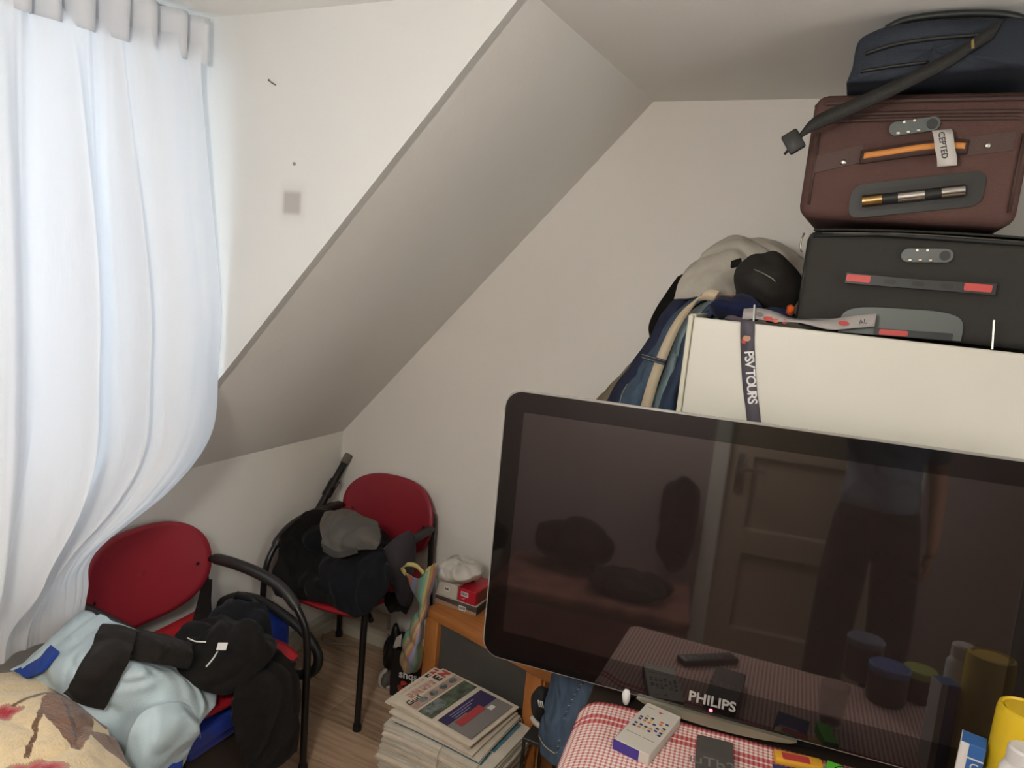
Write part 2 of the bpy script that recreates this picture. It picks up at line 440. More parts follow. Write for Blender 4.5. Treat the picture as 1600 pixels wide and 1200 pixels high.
def fold_right(s, k):
    top = 1-ss(.02, .16, k)
    x = .026*top*math.cos(2*PI*7*s)
    body = ss(.03, .3, k)
    # broad folds on the window side, smooth billow towards the room corner
    fs = 1-ss(.50, .66, s)
    x += body*fs*.040*math.sin(2*PI*(3.2*s+.12*k)+.4)
    x += body*.045*math.exp(-((s-.57-.03*math.sin(k*4))/.018)**2) * (1-.3*k)
    x += body*.03*math.exp(-((s-.36+.03*k)/.022)**2)
    bil = ss(.55, .8, s)*math.sin(PI*min(max((s-.52)/.48, 0), 1))
    x += bil*.055*math.sin(PI*min(k/.85, 1))
    p = Vector((s*3.1, k*2.0, 0))
    wr = ss(.45, .8, k)*ss(.5, .75, s)
    x += wr*.010*fold(Vector((s*1.3, k*.5, .3)), 4.2, 11, Vector((1, -.55, 0)))
    x += .006*fold(Vector((s*1.2, k*.35, .7)), 9.7, 9, Vector((1, .08, 0)))
    hem = ss(.78, .97, k); x = x*(1-.8*hem)-.05*hem*(1-ss(.6, .9, s))
    return x, 0.0
er = [(2.335, .285, -1.085), (2.25, .315, -1.095), (1.92, .350, -1.078), (1.60, .372, -1.050), (1.42, .368, -1.050), (1.20, .350, -1.052), (1.05, .33, -1.17), (.895, .26, -1.355), (.765, .22, -1.357), (.625, .18, -1.352)]
el = [(2.335, .20, -1.60), (2.25, .215, -1.60), (1.92, .25, -1.62), (1.60, .27, -1.63), (1.42, .28, -1.635), (1.20, .285, -1.64), (1.05, .29, -1.645), (.90, .29, -1.65), (.76, .24, -1.655), (.60, .19, -1.64)]
cu = thing('curtain', (.25, -1.35, .62), 'sheer white curtain billowing against the dormer wall, tucked behind red chair back', 'curtain')
curtain_sheet(er, el, fold_right).build('curtain_panel', mc, cu, smooth=True, world=True)
def heading(L, R, n, amp, z0, z1):
    mb = MB(); N = n*14; rows = 6
    for i in range(rows):
        k = i/(rows-1); z = z1+(z0-z1)*k
        for j in range(N+1):
            s = j/N; p = Vector(L)*(1-s)+Vector(R)*s
            tpl = .5+.5*math.cos(2*PI*n*s+.6*math.sin(2*PI*n*s)+noise.noise(Vector((s*4, 1, n)))*1.2)
            mb.v.append((p.x+amp*(tpl-.45)+.012*k*0+.01*(1-k)*noise.noise(Vector((s*9, 0, 2))), p.y+.022*math.sin(2*PI*n*s)*(1-.3*k), z+.016*(noise.noise(Vector((s*n*1.3, 3, 0))))*(1-k)-.012*tpl*(k)))
    for i in range(rows-1):
        for j in range(N): mb.f.append((i*(N+1)+j, i*(N+1)+j+1, (i+1)*(N+1)+j+1, (i+1)*(N+1)+j))
    return mb
heading((.205, -1.60, 0), (.30, -1.078, 0), 7, .062, 2.270, 2.382).build('pleated_heading', mc, cu, smooth=True, world=True, mods=[SOL(.002)])
def fold_left(s, k):
    x = ss(.0, .2, k)*.04*math.sin(2*PI*5*s+.5*k)+.03*(1-ss(.02, .16, k))*(pleat(s, 12)-.5)
    x += .005*fold(Vector((s*1.5, k*.35, 1.7)), 2.7, 9, Vector((1, .05, 0))); return x, 0
cl = thing('curtain', (.18, -2.1, .62), 'second sheer white curtain hanging in even folds behind the billowing one', 'curtain')
curtain_sheet([(2.335, .13, -1.52), (1.9, .13, -1.50), (1.3, .13, -1.50), (.60, .10, -1.54)], [(2.335, .13, -2.5), (1.9, .13, -2.5), (1.3, .13, -2.5), (.60, .12, -2.5)], fold_left, 60, 160).build('curtain_panel', mc, cl, smooth=True, world=True)
heading((.14, -2.5, 0), (.135, -1.615, 0), 12, .05, 2.270, 2.382).build('pleated_heading', mc, cl, smooth=True, world=True, mods=[SOL(.002)])
tag(MB().rbox(.20, .23, -2.53, -1.06, 2.3875, 2.3995, .003).build('curtain_rail', M_trim), 'white curtain rail screwed to the ceiling in front of window', 'curtain rail')

# ------------------------------------------------------------------ chairs
M_red = mat('red_stained_plywood', '9a2b36', .40, col2='8a2530', nscale=3, stretch=(1, 1, 1), spec=.5)
M_redseat = mat('red_seat_plywood', 'b0222b', .4, col2='9d1c26', nscale=4)
M_blk = mat('black_tube', '161414', .35, spec=.5)
M_pad = mat('black_arm_plastic', '262220', .45, bump=.08, bscale=120)
def make_chair(label):
    c = thing('armchair', (0, 0, 0), label, 'chair')
    # backrest: bent plywood shell
    bm = MB(); nr, na = 10, 48
    def bp_(x, z): return (x, .262-.055*(x/.235)**2+.10*(z-.66), z)
    for ir in range(nr+1):
        r = ir/nr
        for a in range(na):
            th = 2*PI*a/na; cx, sz = math.cos(th), math.sin(th)
            e = .72
            x = .238*r*math.copysign(abs(cx)**e, cx); hz = .165 if sz > 0 else .165
            z = .665+hz*r*math.copysign(abs(sz)**.82, sz)
            if sz < 0: x *= 1-.06*abs(sz)*r
            bm.v.append(bp_(x, z))
    for ir in range(nr):
        for a in range(na):
            b = (a+1) % na; bm.f.append((ir*na+a, ir*na+b, (ir+1)*na+b, (ir+1)*na+a))
    back = bm.build('backrest', M_red, c, smooth=40, mods=[SOL(.013)])
    for sx in (-1, 1):
        x = sx*.19; y = .262-.055*(x/.235)**2+.10*(.655-.66)
        MB().tube([(x, y-.005, .655), (x*.997, y-.0095, .655)], .006, 10).build('bolt', mat('steel_bolt', (.55, .52, .5), .3, 1), back)
    # seat: moulded shell with waterfall front
    sm = MB(); n = 24
    for i in range(n+1):
        v = i/n; yy = .215-.455*v
        for j in range(n+1):
            q = -1+2*j/n
            hw = .228-.05*max(0, v-.75)**2*6-.03*max(0, .2-v)**2*20
            zz = .455+.010*q*q-.012*math.sin(PI*v)-.055*max(0, v-.8)**2*9+.05*max(0, .12-v)**2*20
            sm.v.append((q*hw, yy-.018*(1-q*q)*max(0, v-.6)*2, zz))
    for i in range(n):
        for j in range(n): sm.f.append((i*(n+1)+j, i*(n+1)+j+1, (i+1)*(n+1)+j+1, (i+1)*(n+1)+j))
    sm.build('seat', M_redseat, c, smooth=True, mods=[SOL(.014)])
    for sx in (-1, 1):
        X = sx*.2525
        p = catmull([(X, -.246, .012), (X, -.243, .25), (X, -.238, .47), (X*.995, -.205, .565), (X*.99, -.125, .635), (X*.98, -.02, .662), (X*.97, .10, .668), (X*.94, .19, .665), (X*.90, .228, .655)], 50)
        leg = MB().tube([tuple(q) for q in p[:22]], .0125, 10).build('front_leg', M_blk, c, smooth=50)
        MB().lathe([(.017, 0), (.017, .02), (.014, .028)], (X, -.246, .0), 14).build('rubber_foot', M_blk, leg, smooth=40)
        MB().tube([tuple(q) for q in p[21:]], .0125, 10).build('arm_tube', M_blk, c, smooth=50)
        MB().tube([tuple(q) for q in p[20:44]], [.0165]+[.0195]*22+[.0165], 12).build('armrest', M_pad, c, smooth=50)
        q = catmull([(X, .250, .012), (X*.98, .236, .25), (X*.95, .222, .42), (X*.92, .225, .55), (X*.90, .233, .68), (X*.84, .243, .72)], 24)
        leg = MB().tube([tuple(a) for a in q], .0125, 10).build('rear_leg', M_blk, c, smooth=50)
        MB().lathe([(.017, 0), (.017, .02), (.014, .028)], (X, .250, .0), 14).build('rubber_foot', M_blk, leg, smooth=40)
    for yy, zz in ((-.15, .425), (.15, .425)):
        MB().tube([(-.245, yy-.04 if yy < 0 else yy+.06, .42), (-.2, yy, zz), (.2, yy, zz), (.245, yy-.04 if yy < 0 else yy+.06, .42)], .011, 8).build('seat_rail', M_blk, c, smooth=50)
    return c
ch2 = make_chair('red plywood armchair in the room corner, black clothes and grey cap on it')
ch2.location = (.3325, -.30, 0)
ch1 = copy_tree(ch2); ch1['label'] = 'red plywood armchair below the curtain, light blue shirt hanging over it'
ch1.location = (.325, -1.075, 0); ch1.rotation_euler = (0, 0, PI/2)
for c in (ch1, ch2): c['group'] = 'red armchairs along the low wall'
bpy.context.view_layer.update()

# ------------------------------------------------------------------ clothes on the chair below the curtain
def crease(m, scale=16, strength=.55, dist=.012):
    """adds soft crumple relief below the fine weave"""
    if m.get('creased'): return m
    m['creased'] = 1; t = NT(m); b = t.n['Principled BSDF']; fine = b.inputs['Normal'].links[0].from_node
    tc = t.node('ShaderNodeTexCoord'); nz = t.node('ShaderNodeTexNoise', noise_type='RIDGED_MULTIFRACTAL'); nz.inputs['Scale'].default_value = scale; nz.inputs['Detail'].default_value = 2.5; nz.inputs['Distortion'].default_value = .8
    t.link(tc.outputs['Object'], nz.inputs['Vector'])
    bp = t.node('ShaderNodeBump'); bp.inputs['Strength'].default_value = strength; bp.inputs['Distance'].default_value = dist
    t.link(nz.outputs[0], bp.inputs['Height']); t.link(bp.outputs[0], fine.inputs['Normal']); return m
def cloth_mat(name, c, c2=None, rough=.85, bump=.25, bs=260, sheen=.04): return crease(mat(name, c, rough, col2=c2, nscale=6, bump=bump, bscale=bs, spec=.15, sheen=sheen), 8, .9, .035)
M_tee = cloth_mat('pale_blue_jersey', 'c3d3d8', 'b9cad0')
M_teeblue = cloth_mat('royal_blue_trim', '2b4aa0')
M_cblk = cloth_mat('black_cotton', '171412', '1b1816')
M_cnavy = cloth_mat('black_navy_fleece', '141417', '18181d')
M_cdark = cloth_mat('charcoal_wool', '25201d', '201c19')
def P(rows): return [[Z(a, b, z) for a, b, z in r] for r in rows]
ts = thing('t_shirt', Z(200, 1080, .47), 'light blue T-shirt with royal blue edges spread over chair arm and seat', 'T-shirt')
tee = P([[(18, 1047, .585), (70, 1004, .66), (128, 956, .705), (190, 976, .715)],
         [(60, 1066, .60), (112, 1036, .695), (168, 1010, .72), (240, 1000, .70)],
         [(108, 1092, .61), (165, 1070, .68), (232, 1040, .69), (305, 1050, .50)],
         [(140, 1130, .58), (198, 1108, .60), (268, 1075, .625), (338, 1092, .480)],
         [(160, 1180, .46), (208, 1160, .50), (258, 1128, .56), (312, 1132, .478)],
         [(172, 1235, .33), (214, 1230, .34), (250, 1212, .40), (288, 1188, .36)]])
patch(tee, 90, 80, .014, 3.1, 13, (1, .7, .2), .006).build('shirt_body', M_tee, ts, smooth=True, world=True, mods=[SOL(.003)])
patch(P([[(20, 1048, .59), (48, 1034, .625), (80, 1008, .67)], [(44, 1060, .602), (68, 1048, .655), (92, 1018, .70)]]), 10, 18, .006, 1.3).build('sleeve_trim', M_teeblue, ts, smooth=True, world=True, mods=[SOL(.006)])
patch(P([[(262, 1200, .43), (287, 1172, .425)], [(262, 1240, .36), (281, 1225, .355)]]), 8, 10, .005, 2.3).build('hem_trim', M_teeblue, ts, smooth=True, world=True, mods=[SOL(.006)])
# raised side seam and sleeve overlap of the shirt
patch(P([[(215, 1120, .60), (245, 1102, .62), (285, 1098, .58), (305, 1118, .51)],
         [(200, 1155, .55), (240, 1140, .58), (280, 1130, .56), (312, 1140, .50)],
         [(190, 1205, .46), (230, 1195, .49), (268, 1180, .47), (300, 1162, .45)],
         [(195, 1260, .32), (225, 1255, .33), (255, 1240, .33), (283, 1208, .345)]]), 50, 46, .012, 6.6, 13, (1, .8, .1), .004).build('sleeve', M_tee, ts, smooth=True, world=True, mods=[SOL(.003)])
tr_ = thing('trousers', Z(160, 1050, .68), 'charcoal trousers folded over the blue T-shirt on the chair arm', 'trousers')
patch(P([[(160, 974, .725), (188, 976, .735), (214, 988, .735)], [(140, 1016, .75), (172, 1018, .765), (204, 1024, .75)],
         [(120, 1052, .745), (150, 1058, .74), (184, 1062, .70)], [(99, 1084, .66), (128, 1098, .65), (162, 1108, .625)]]), 36, 30, .008, 7.7, 6, (.4, 1, 0), .004).build('trouser_leg', M_cdark, tr_, smooth=True, world=True, mods=[SOL(.008)])
patch(P([[(196, 978, .715), (250, 990, .70), (300, 1006, .64)], [(206, 1000, .735), (254, 1012, .725), (300, 1024, .66)],
         [(200, 1024, .73), (250, 1038, .69), (296, 1046, .60)]]), 26, 30, .010, 1.7, 7, (1, .3, 0), .003).build('trouser_leg', M_cdark, tr_, smooth=True, world=True, mods=[SOL(.006)])
# black zipped jacket heaped on the seat
jk = thing('jacket', Z(345, 1030, .47), 'crumpled black jacket with thin white piping on the red seat', 'jacket')
mbj = merge(lump(Z(347, 1021, .555), (.132, .158, .085), 2.2, .013, 5, 12, (1, .6, .3), .474, .3), lump(Z(310, 1006, .575), (.080, .070, .060), 5.2, .012, 4, 13, (.4, 1, .3), .535))
mbj.build('jacket_body', M_cblk, jk, smooth=True, world=True)
mbk = lump(Z(372, 985, .54), (.10, .10, .095), 8.1, .012, 4, 12, (1, .2, .5), .474); mbk.build('jacket_sleeve', M_cnavy, jk, smooth=True, world=True)
patch([[Xp(318, 905, .10), Xp(330, 905, .13)], [Xp(306, 950, .14), Xp(330, 950, .17)], [Xp(296, 985, .22), Xp(330, 990, .25)]], 20, 10, .006, 3.3).build('jacket_hood', M_cblk, jk, smooth=True, world=True, mods=[SOL(.012)])
M_white = mat('white_label', (.85, .84, .82), .7)
def strand(name, pts, r, m, parent): return MB().tube([tuple(q) for q in catmull([tuple(p) for p in pts], 16)], r, 6).build(name, m, parent, smooth=True, world=True)
strand('piping', [Z(293, 997, .652), Z(305, 1002, .657), Z(322, 1003, .652)], .0022, M_white, jk)
strand('piping', [Z(340, 1018, .662), Z(333, 1029, .655), Z(322, 1042, .637)], .0022, M_white, jk)
a = Z(347, 1010, .668); MB().rbox(-.013, .013, -.012, .012, -.001, .001, .0005, 1).build('care_label', M_white, jk).matrix_local = jk.matrix_world.inverted() @ (Matrix.Translation(a) @ Matrix.Rotation(.6, 4, 'Z') @ Matrix.Rotation(.45, 4, 'X'))
# black trousers hanging over the front of the seat
hg = thing('trousers', (.6, -1.0, .2), 'black trousers hanging down over the front edge of the red seat', 'trousers')
patch([[Z(370, 1042, .482), Z(400, 1022, .480), Z(432, 1018, .480), Z(458, 1036, .478)],
       [Xp(366, 1082, .625), Xp(396, 1074, .64), Xp(430, 1066, .635), Xp(464, 1062, .62)],
       [Xp(362, 1120, .635), Xp(396, 1118, .655), Xp(430, 1112, .645), Xp(466, 1104, .625)],
       [Xp(372, 1160, .632), Xp(400, 1166, .65), Xp(434, 1156, .64), Xp(465, 1140, .622)],
       [Xp(382, 1196, .625), Xp(404, 1212, .64), Xp(436, 1196, .632), Xp(462, 1172, .618)]], 50, 40, .010, 9.4, 6, (.2, 1, .1), .006).build('trouser_legs', M_cblk, hg, smooth=True, world=True, mods=[SOL(.016)])
a = Z(404, 1014, .512); MB().rbox(-.010, .010, -.006, .006, -.001, .001, .0005, 1).build('care_label', M_white, hg).matrix_local = hg.matrix_world.inverted() @ (Matrix.Translation(a) @ Matrix.Rotation(.4, 4, 'Z') @ Matrix.Rotation(.3, 4, 'X'))
strand('loose_thread', [Xp(307, 1124, .60), Xp(312, 1140, .605), Xp(313, 1153, .60)], .0009, M_white, ts)

# ------------------------------------------------------------------ clothes on the corner chair
pl = thing('black_clothes', (.30, -.30, .47), 'pile of black sweaters filling the corner chair up to its arm', 'clothes')
merge(lump((.28, -.27, .57), (.21, .17, .125), 3.7, .030, 5, 6, (1, .4, .6), .472)).build('sweater', M_cnavy, pl, smooth=True, world=True)
patch([[Xp(474, 806, .125), Yp(492, 797, -.345), Yp(520, 799, -.30)],
       [Xp(444, 830, .125), Yp(478, 828, -.38), Yp(530, 838, -.28)],
       [Xp(434, 872, .125), Yp(470, 880, -.46), Yp(535, 885, -.47)],
       [Xp(424, 905, .125), Yp(470, 925, -.55), Yp(545, 925, -.565)],
       [Xp(428, 928, .125), Yp(480, 938, -.565), Yp(560, 950, -.575)]], 50, 44, .022, 5.9, 6, (1, .3, .5), .006).build('sleeve', M_cblk, pl, smooth=True, world=True, mods=[SOL(.014)])
patch([[Yp(508, 868, -.40), Yp(550, 858, -.40), Yp(598, 856, -.40)],
       [Yp(500, 888, -.51), Yp(550, 880, -.52), Yp(605, 876, -.51)],
       [Yp(500, 915, -.565), Yp(552, 912, -.575), Yp(606, 905, -.56)],
       [Yp(512, 938, -.57), Yp(556, 945, -.585), Yp(600, 930, -.57)],
       [Yp(538, 952, -.565), Yp(566, 963, -.58), Yp(592, 940, -.57)]], 36, 34, .018, 8.9, 7, (1, .3, .5), .005).build('hem', M_cnavy, pl, smooth=True, world=True, mods=[SOL(.014)])
gc = thing('cap', Yp(548, 835, -.33), 'crumpled grey cotton cap on top of the black clothes pile', 'cap')
M_grey = cloth_mat('washed_grey_cotton', '6d6862', '5f5b56')
patch([[Yp(507, 802, -.33), Yp(535, 797, -.30), Yp(565, 803, -.30), Yp(590, 818, -.33)],
       [Yp(500, 822, -.44), Yp(535, 815, -.44), Yp(568, 818, -.43), Yp(594, 832, -.44)],
       [Yp(502, 846, -.51), Yp(530, 842, -.52), Yp(566, 838, -.52), Yp(594, 846, -.50)],
       [Yp(508, 858, -.52), Yp(528, 868, -.525), Yp(555, 860, -.525), Yp(588, 858, -.51)]], 40, 40, .014, 2.9, 8, (1, .2, .8), .004).build('crown', M_grey, gc, smooth=True, world=True, mods=[SOL(.006)])
patch([[Yp(503, 850, -.53), Yp(528, 862, -.535), Yp(556, 856, -.535)], [Yp(506, 862, -.53), Yp(528, 872, -.54), Yp(560, 864, -.535)]], 10, 24, .003, 1.2).build('brim', cloth_mat('dark_grey_cotton', '4a4642'), gc, smooth=True, world=True, mods=[SOL(.004)])
pg = thing('sweatshirt', Yp(628, 900, -.42), 'dark mauve sweatshirt slung over the corner chair\'s arm beside the bench', 'sweatshirt')
M_mauve = cloth_mat('faded_mauve_jersey', '453f44', '39343a')
patch([[Vector((.540, -.45, .60)), Vector((.538, -.36, .63)), Vector((.538, -.27, .635))],
       [Vector((.572, -.465, .668)), Vector((.578, -.37, .708)), Vector((.580, -.28, .712))],
       [Vector((.618, -.475, .64)), Vector((.624, -.39, .66)), Vector((.618, -.29, .665))],
       [Xp(600, 895, .622), Xp(622, 906, .632), Xp(645, 900, .622)],
       [Xp(614, 920, .622), Xp(630, 930, .630), Xp(645, 928, .620)],
       [Xp(622, 940, .615), Xp(634, 950, .622), Xp(642, 944, .618)]], 50, 32, .008, 4.4, 10, (.2, 1, .2), .004).build('sleeve', M_mauve, pg, smooth=True, world=True, mods=[SOL(.012)])
patch([[Xp(604, 925, .575), Xp(622, 925, .59), Xp(644, 920, .61)], [Xp(602, 944, .58), Xp(622, 950, .60), Xp(644, 938, .612)], [Xp(608, 956, .58), Xp(622, 952, .598), Xp(634, 960, .606)]], 24, 24, .010, 7.1).build('cuff', M_cblk, pg, smooth=True, world=True, mods=[SOL(.014)])

# ------------------------------------------------------------------ wardrobe
M_ward = mat('cream_laminate', (.82, .805, .755), .38, col2=(.81, .795, .745), nscale=2, spec=.4)
M_wedge = mat('cream_edge_band', (.80, .78, .70), .45)
WX0, WX1, WYF, WZT = 1.672, 2.95, -.72, 1.706
wd = thing('wardrobe', ((WX0+WX1)/2, (WYF-.06)/2, 0), 'cream white wardrobe behind the television with suitcases stacked on top', 'wardrobe')
def wpart(n, m, *b, r=.0025): return MB().rbox(*b, r, 1).build(n, m, wd, world=True)
wpart('side_panel', M_wedge, WX0, WX0+.018, WYF, -.06, 0, WZT)
wpart('side_panel', M_wedge, WX1-.018, WX1, WYF, -.06, 0, WZT)
wpart('top_panel', M_ward, WX0+.0185, WX1-.0185, WYF+.02, -.0605, WZT-.034, WZT-.014)
wpart('back_panel', M_wedge, WX0+.0185, WX1-.0185, -.072, -.0605, .02, WZT-.036)
wpart('base_plinth', M_wedge, WX0+.0185, WX1-.0185, WYF+.03, -.08, .0, .06)
wpart('edge_strip', M_wedge, WX0+.0005, WX0+.014, WYF-.014, WYF-.001, .02, WZT-.001)
wpart('front_panel', M_ward, WX0+.0165, WX1, WYF-.018, WYF-.001, .07, WZT-.006)
for px, py in ((1548, 541),):
    pass
M_pin = mat('bright_steel_pin', (.85, .84, .80), .3, 1)
def pin(px, py0, py1, label, y=WYF-.010):
    a = Yp(px, py1, y); b = Yp(px+2, py0, y+.004); a.z = WZT-.004
    tag(MB().tube([a, b], .0024, 8).build('metal_pin', M_pin, smooth=40), label, 'pin')
pin(1177, 476, 507, 'thin metal pin on the wardrobe edge beside the dark lanyard')
pin(1551, 500, 541, 'thin metal pin on the wardrobe edge before the black suitcase')

# lanyard hung over the wardrobe front
ly = thing('lanyard', Yp(1172, 650, WYF-.022), 'dark grey lanyard with white lettering hung down the wardrobe front', 'lanyard')
yl = WYF-.0205
M_lan = cloth_mat('dark_grey_ribbon', '58535a', '504b52', .6, .15, 300)
mid = [Yp(1168, 498, WYF+.02), Yp(1168, 505, yl), Yp(1168, 540, yl), Yp(1171, 600, yl), Yp(1176, 640, yl-.001), Yp(1178, 660, yl-.002), Yp(1182, 700, yl-.003)]
mid[0].z = WZT+.002
RB = ribbon(mid, (1, 0, 0), .034, 40); RB.build('ribbon', M_lan, ly, smooth=True, world=True, mods=[SOL(.0012)])
ex = (Yp(1176, 640, yl)-Yp(1168, 530, yl)).normalized()
lettering('printed_words', 'PSV TOURS', .031, frame(Yp(1172.5, 590, yl-.0012), ex, (1, 0, 0)), mat('print_white', (.86, .85, .84), .6), ly, bold=.0006, spacing=.80)
c = Yp(1167, 529, yl-.0012)
MB().prism([(-.011, -.012), (-.002, -.014), (-.003, .012), (-.011, .013)], c, (1,0,0), (0,0,1), (0,-1,0), .0006).build('print_patch', mat('print_red', 'b3423a', .7), ly, world=True)
MB().prism([(-.004+.009*math.cos(a*PI/6)+.004, .008*math.sin(a*PI/6)) for a in range(12)], c+Vector((.0, -.0004, .001)), (1,0,0), (0,0,1), (0,-1,0), .0006).build('print_patch', mat('print_tan', 'b98d72', .7), ly, world=True)

# clothes and scarf lying along the wardrobe top
sc = thing('scarf', Yp(1270, 515, WYF+.01), 'narrow grey and red printed scarf lying along the wardrobe top edge', 'scarf')
M_scarf = cloth_mat('grey_scarf', 'a9a39f', '9a9490', .7)
pth = [(1160, 497), (1182, 490), (1205, 494), (1228, 507), (1248, 514), (1270, 514), (1300, 511), (1335, 503), (1368, 500)]
pts = [Yp(a, b, WYF+.006) for a, b in pth]
for q in pts: q.z = max(q.z, WZT+.012)
wd_ = [(0, .3, 1), (0, .5, 1), (0, .6, .8), (0, .9, .3), (0, 1, .2), (0, .9, .5), (0, .6, .9), (0, .3, 1), (0, .2, 1)]
ribbon(pts, wd_, .030, 60).build('scarf_cloth', M_scarf, sc, smooth=True, world=True, mods=[SOL(.003)])
for (a, b, wdt, col) in ((1200, 498, .018, 'b8453c'), (1212, 503, .012, 'c4572f'), (1226, 503, .010, 'b8453c'), (1318, 505, .020, 'b5433f'), (1186, 491, .014, '6f6a6a')):
    p = Yp(a, b, WYF-.004); p.z = max(p.z, WZT+.006)
    MB().prism([(wdt*.6*math.cos(k*PI/5), .0055*math.sin(k*PI/5)) for k in range(10)], p, (1, 0, 0), (0, .3, 1), (0, -1, .3), .001).build('scarf_print', mat('scarf_print_'+col, col, .7), sc, world=True)
lettering('printed_letters', 'AL', .016, frame(Yp(1348, 505, WYF-.0045)+Vector((0, 0, .003)), (.9, 0, .25), (-.2, .1, 1)), mat('scarf_ink', '4a464c', .7), sc)
nv = thing('navy_jersey', Z(1150, 485, WZT), 'crumpled navy jersey with orange trim beneath the black bag', 'jersey')
lump(Yp(1148, 481, -.635), (.066, .062, .036), 4.1, .016, 4, 12, (1, .4, .2), WZT-.012).build('jersey_body', cloth_mat('navy_jersey', '1d2344', '171c36'), nv, smooth=True, world=True)
patch([[Yp(1118, 466, -.56), Yp(1150, 462, -.57), Yp(1172, 470, -.58)], [Yp(1125, 474, -.63), Yp(1150, 470, -.64), Yp(1168, 478, -.64)]], 10, 20, .008, 2.0).build('orange_trim', cloth_mat('orange_trim', 'c4531f'), nv, smooth=True, world=True, mods=[SOL(.005)])
lump(Yp(1216, 493, -.62), (.046, .05, .018), 6.1, .010, 4, 12, (1, .4, .2), WZT-.012).build('sleeve', cloth_mat('navy_jersey', '1d2344'), nv, smooth=True, world=True)
lump(Yp(1237, 484, -.650), (.012, .016, .016), 3.1, .008, 3, 12, (1, .4, .2), WZT-.012).build('orange_cuff', cloth_mat('orange_trim', 'c4531f'), nv, smooth=True, world=True)
lump(Yp(1150, 500, -.672), (.028, .018, .018), 9.1, .010, 3, 14, (1, .4, .2), WZT-.012).build('checked_lining', cloth_mat('mauve_lining', '7d6f76', '4e474c'), nv, smooth=True, world=True)
bb = thing('black_bag', Yp(1200, 485, -.50), 'soft round black bag leaning against the black suitcase', 'bag')
lump(Yp(1199, 445, -.505), (.088, .078, .090), 5.5, .014, 5, 6, (1, .2, .6), None, 0, .12).build('bag_body', mat('black_nylon', '1a1612', .8, col2='1d1813', bump=.2, bscale=90), bb, smooth=True, world=True)
patch([[Yp(1143, 409, -.50), Yp(1158, 404, -.50)], [Yp(1142, 418, -.51), Yp(1160, 415, -.51)]], 6, 8, .002, 1).build('handle_tab', M_cblk, bb, smooth=True, world=True, mods=[SOL(.008)])
strand('zip', [Yp(1178, 421, -.577), Yp(1190, 426, -.583), Yp(1205, 434, -.586), Yp(1212, 440, -.587)], .0018, mat('zip_metal', '8a847a', .3, .8), bb)
wj = thing('white_jacket', Yp(1140, 440, -.35), 'crumpled off-white jacket draped over the clothes at the wardrobe corner', 'jacket')
M_wj = cloth_mat('off_white_cotton', 'bdb7aa', 'b0aa9e')
patch([[Yp(1098, 398, -.26), Yp(1148, 370, -.24), Yp(1205, 378, -.24), Yp(1256, 402, -.25)],
       [Yp(1076, 420, -.32), Yp(1140, 392, -.34), Yp(1205, 395, -.32), Yp(1256, 430, -.32)],
       [Yp(1064, 440, -.36), Yp(1118, 425, -.40), Yp(1170, 430, -.36), Yp(1230, 460, -.34)],
       [Yp(1052, 466, -.38), Yp(1095, 462, -.43), Yp(1150, 465, -.37), Yp(1220, 490, -.34)]], 80, 90, .013, 6.3, 6, (.8, .3, 1), .004).build('jacket_body', M_wj, wj, smooth=True, world=True, mods=[SOL(.008)])
bs = thing('black_garment', Yp(1035, 470, -.30), 'black garment peeking out behind the white jacket beside the wardrobe', 'garment')
patch([[Yp(1060, 432, -.13), Yp(1072, 428, -.13), Yp(1090, 440, -.13)], [Yp(1034, 468, -.13), Yp(1055, 465, -.13), Yp(1080, 465, -.13)], [Yp(1015, 505, -.13), Yp(1040, 500, -.13), Yp(1070, 500, -.13)], [Yp(1016, 530, -.13), Yp(1040, 530, -.13), Yp(1070, 530, -.13)]], 30, 24, .010, 3.4).build('garment_cloth', M_cblk, bs, smooth=True, world=True, mods=[SOL(.012)])

# trousers hung over the side of the wardrobe
def jean_mat(name, c, c2):
    return mat(name, c, .85, col2=c2, nscale=34, bump=.35, bscale=320, spec=.12, stretch=(1, 1, .35)) if name in MATS else crease(mat(name, c, .85, col2=c2, nscale=34, bump=.35, bscale=320, spec=.12, stretch=(1, 1, .35)), 10, .9, .03)
M_j1 = jean_mat('mid_blue_denim', '465566', '536376'); M_j2 = jean_mat('navy_twill', '2b2e44', '32364e')
M_j3 = jean_mat('pale_grey_denim', '7d8d92', '6b7c84'); M_j4 = jean_mat('dark_blue_denim', '2f394d', '3b475c'); M_kh = jean_mat('khaki_twill', '837763', '776b58')
M_stitch = mat('denim_stitch', 'a9a184', .8)
def hang(name, label, L, R, y0, y1, m, seed, th=.012, folds=.010):
    """trousers draped over the wardrobe top edge: L, R = left / right outlines (px, py) from top to bottom"""
    o = thing(name, Yp((L[-1][0]+R[-1][0])/2, (L[-1][1]+R[-1][1])/2, y1), label, 'trousers')
    rows = []
    for i, (a, b) in enumerate(zip(L, R)):
        k = i/(len(L)-1); y = y0+(y1-y0)*k
        mm = ((a[0]+b[0])/2, (a[1]+b[1])/2)
        rows.append([Yp(a[0], a[1], y+.05), Yp(*mm, y-.015), Yp(b[0], b[1], y+.03)])
    patch(rows, 60, 26, folds, seed, 12, (1, .5, -.1), .003).build('trouser_legs', m, o, smooth=True, world=True, mods=[SOL(th)])
    return o
hang('khaki_trousers', 'khaki trousers hanging furthest from the wardrobe side', [(1050, 492), (1010, 545), (968, 590), (932, 628), (900, 690), (880, 780)], [(1085, 470), (1045, 530), (1005, 585), (970, 632), (940, 700), (920, 790)], -.215, -.275, M_kh, 2.1)
hang('navy_trousers', 'navy trousers hanging between khaki trousers and blue jeans', [(1070, 458), (1036, 490), (1010, 540), (972, 590), (945, 640), (915, 760)], [(1104, 452), (1070, 480), (1040, 535), (1006, 590), (980, 640), (950, 770)], -.30, -.36, M_j2, 3.6)
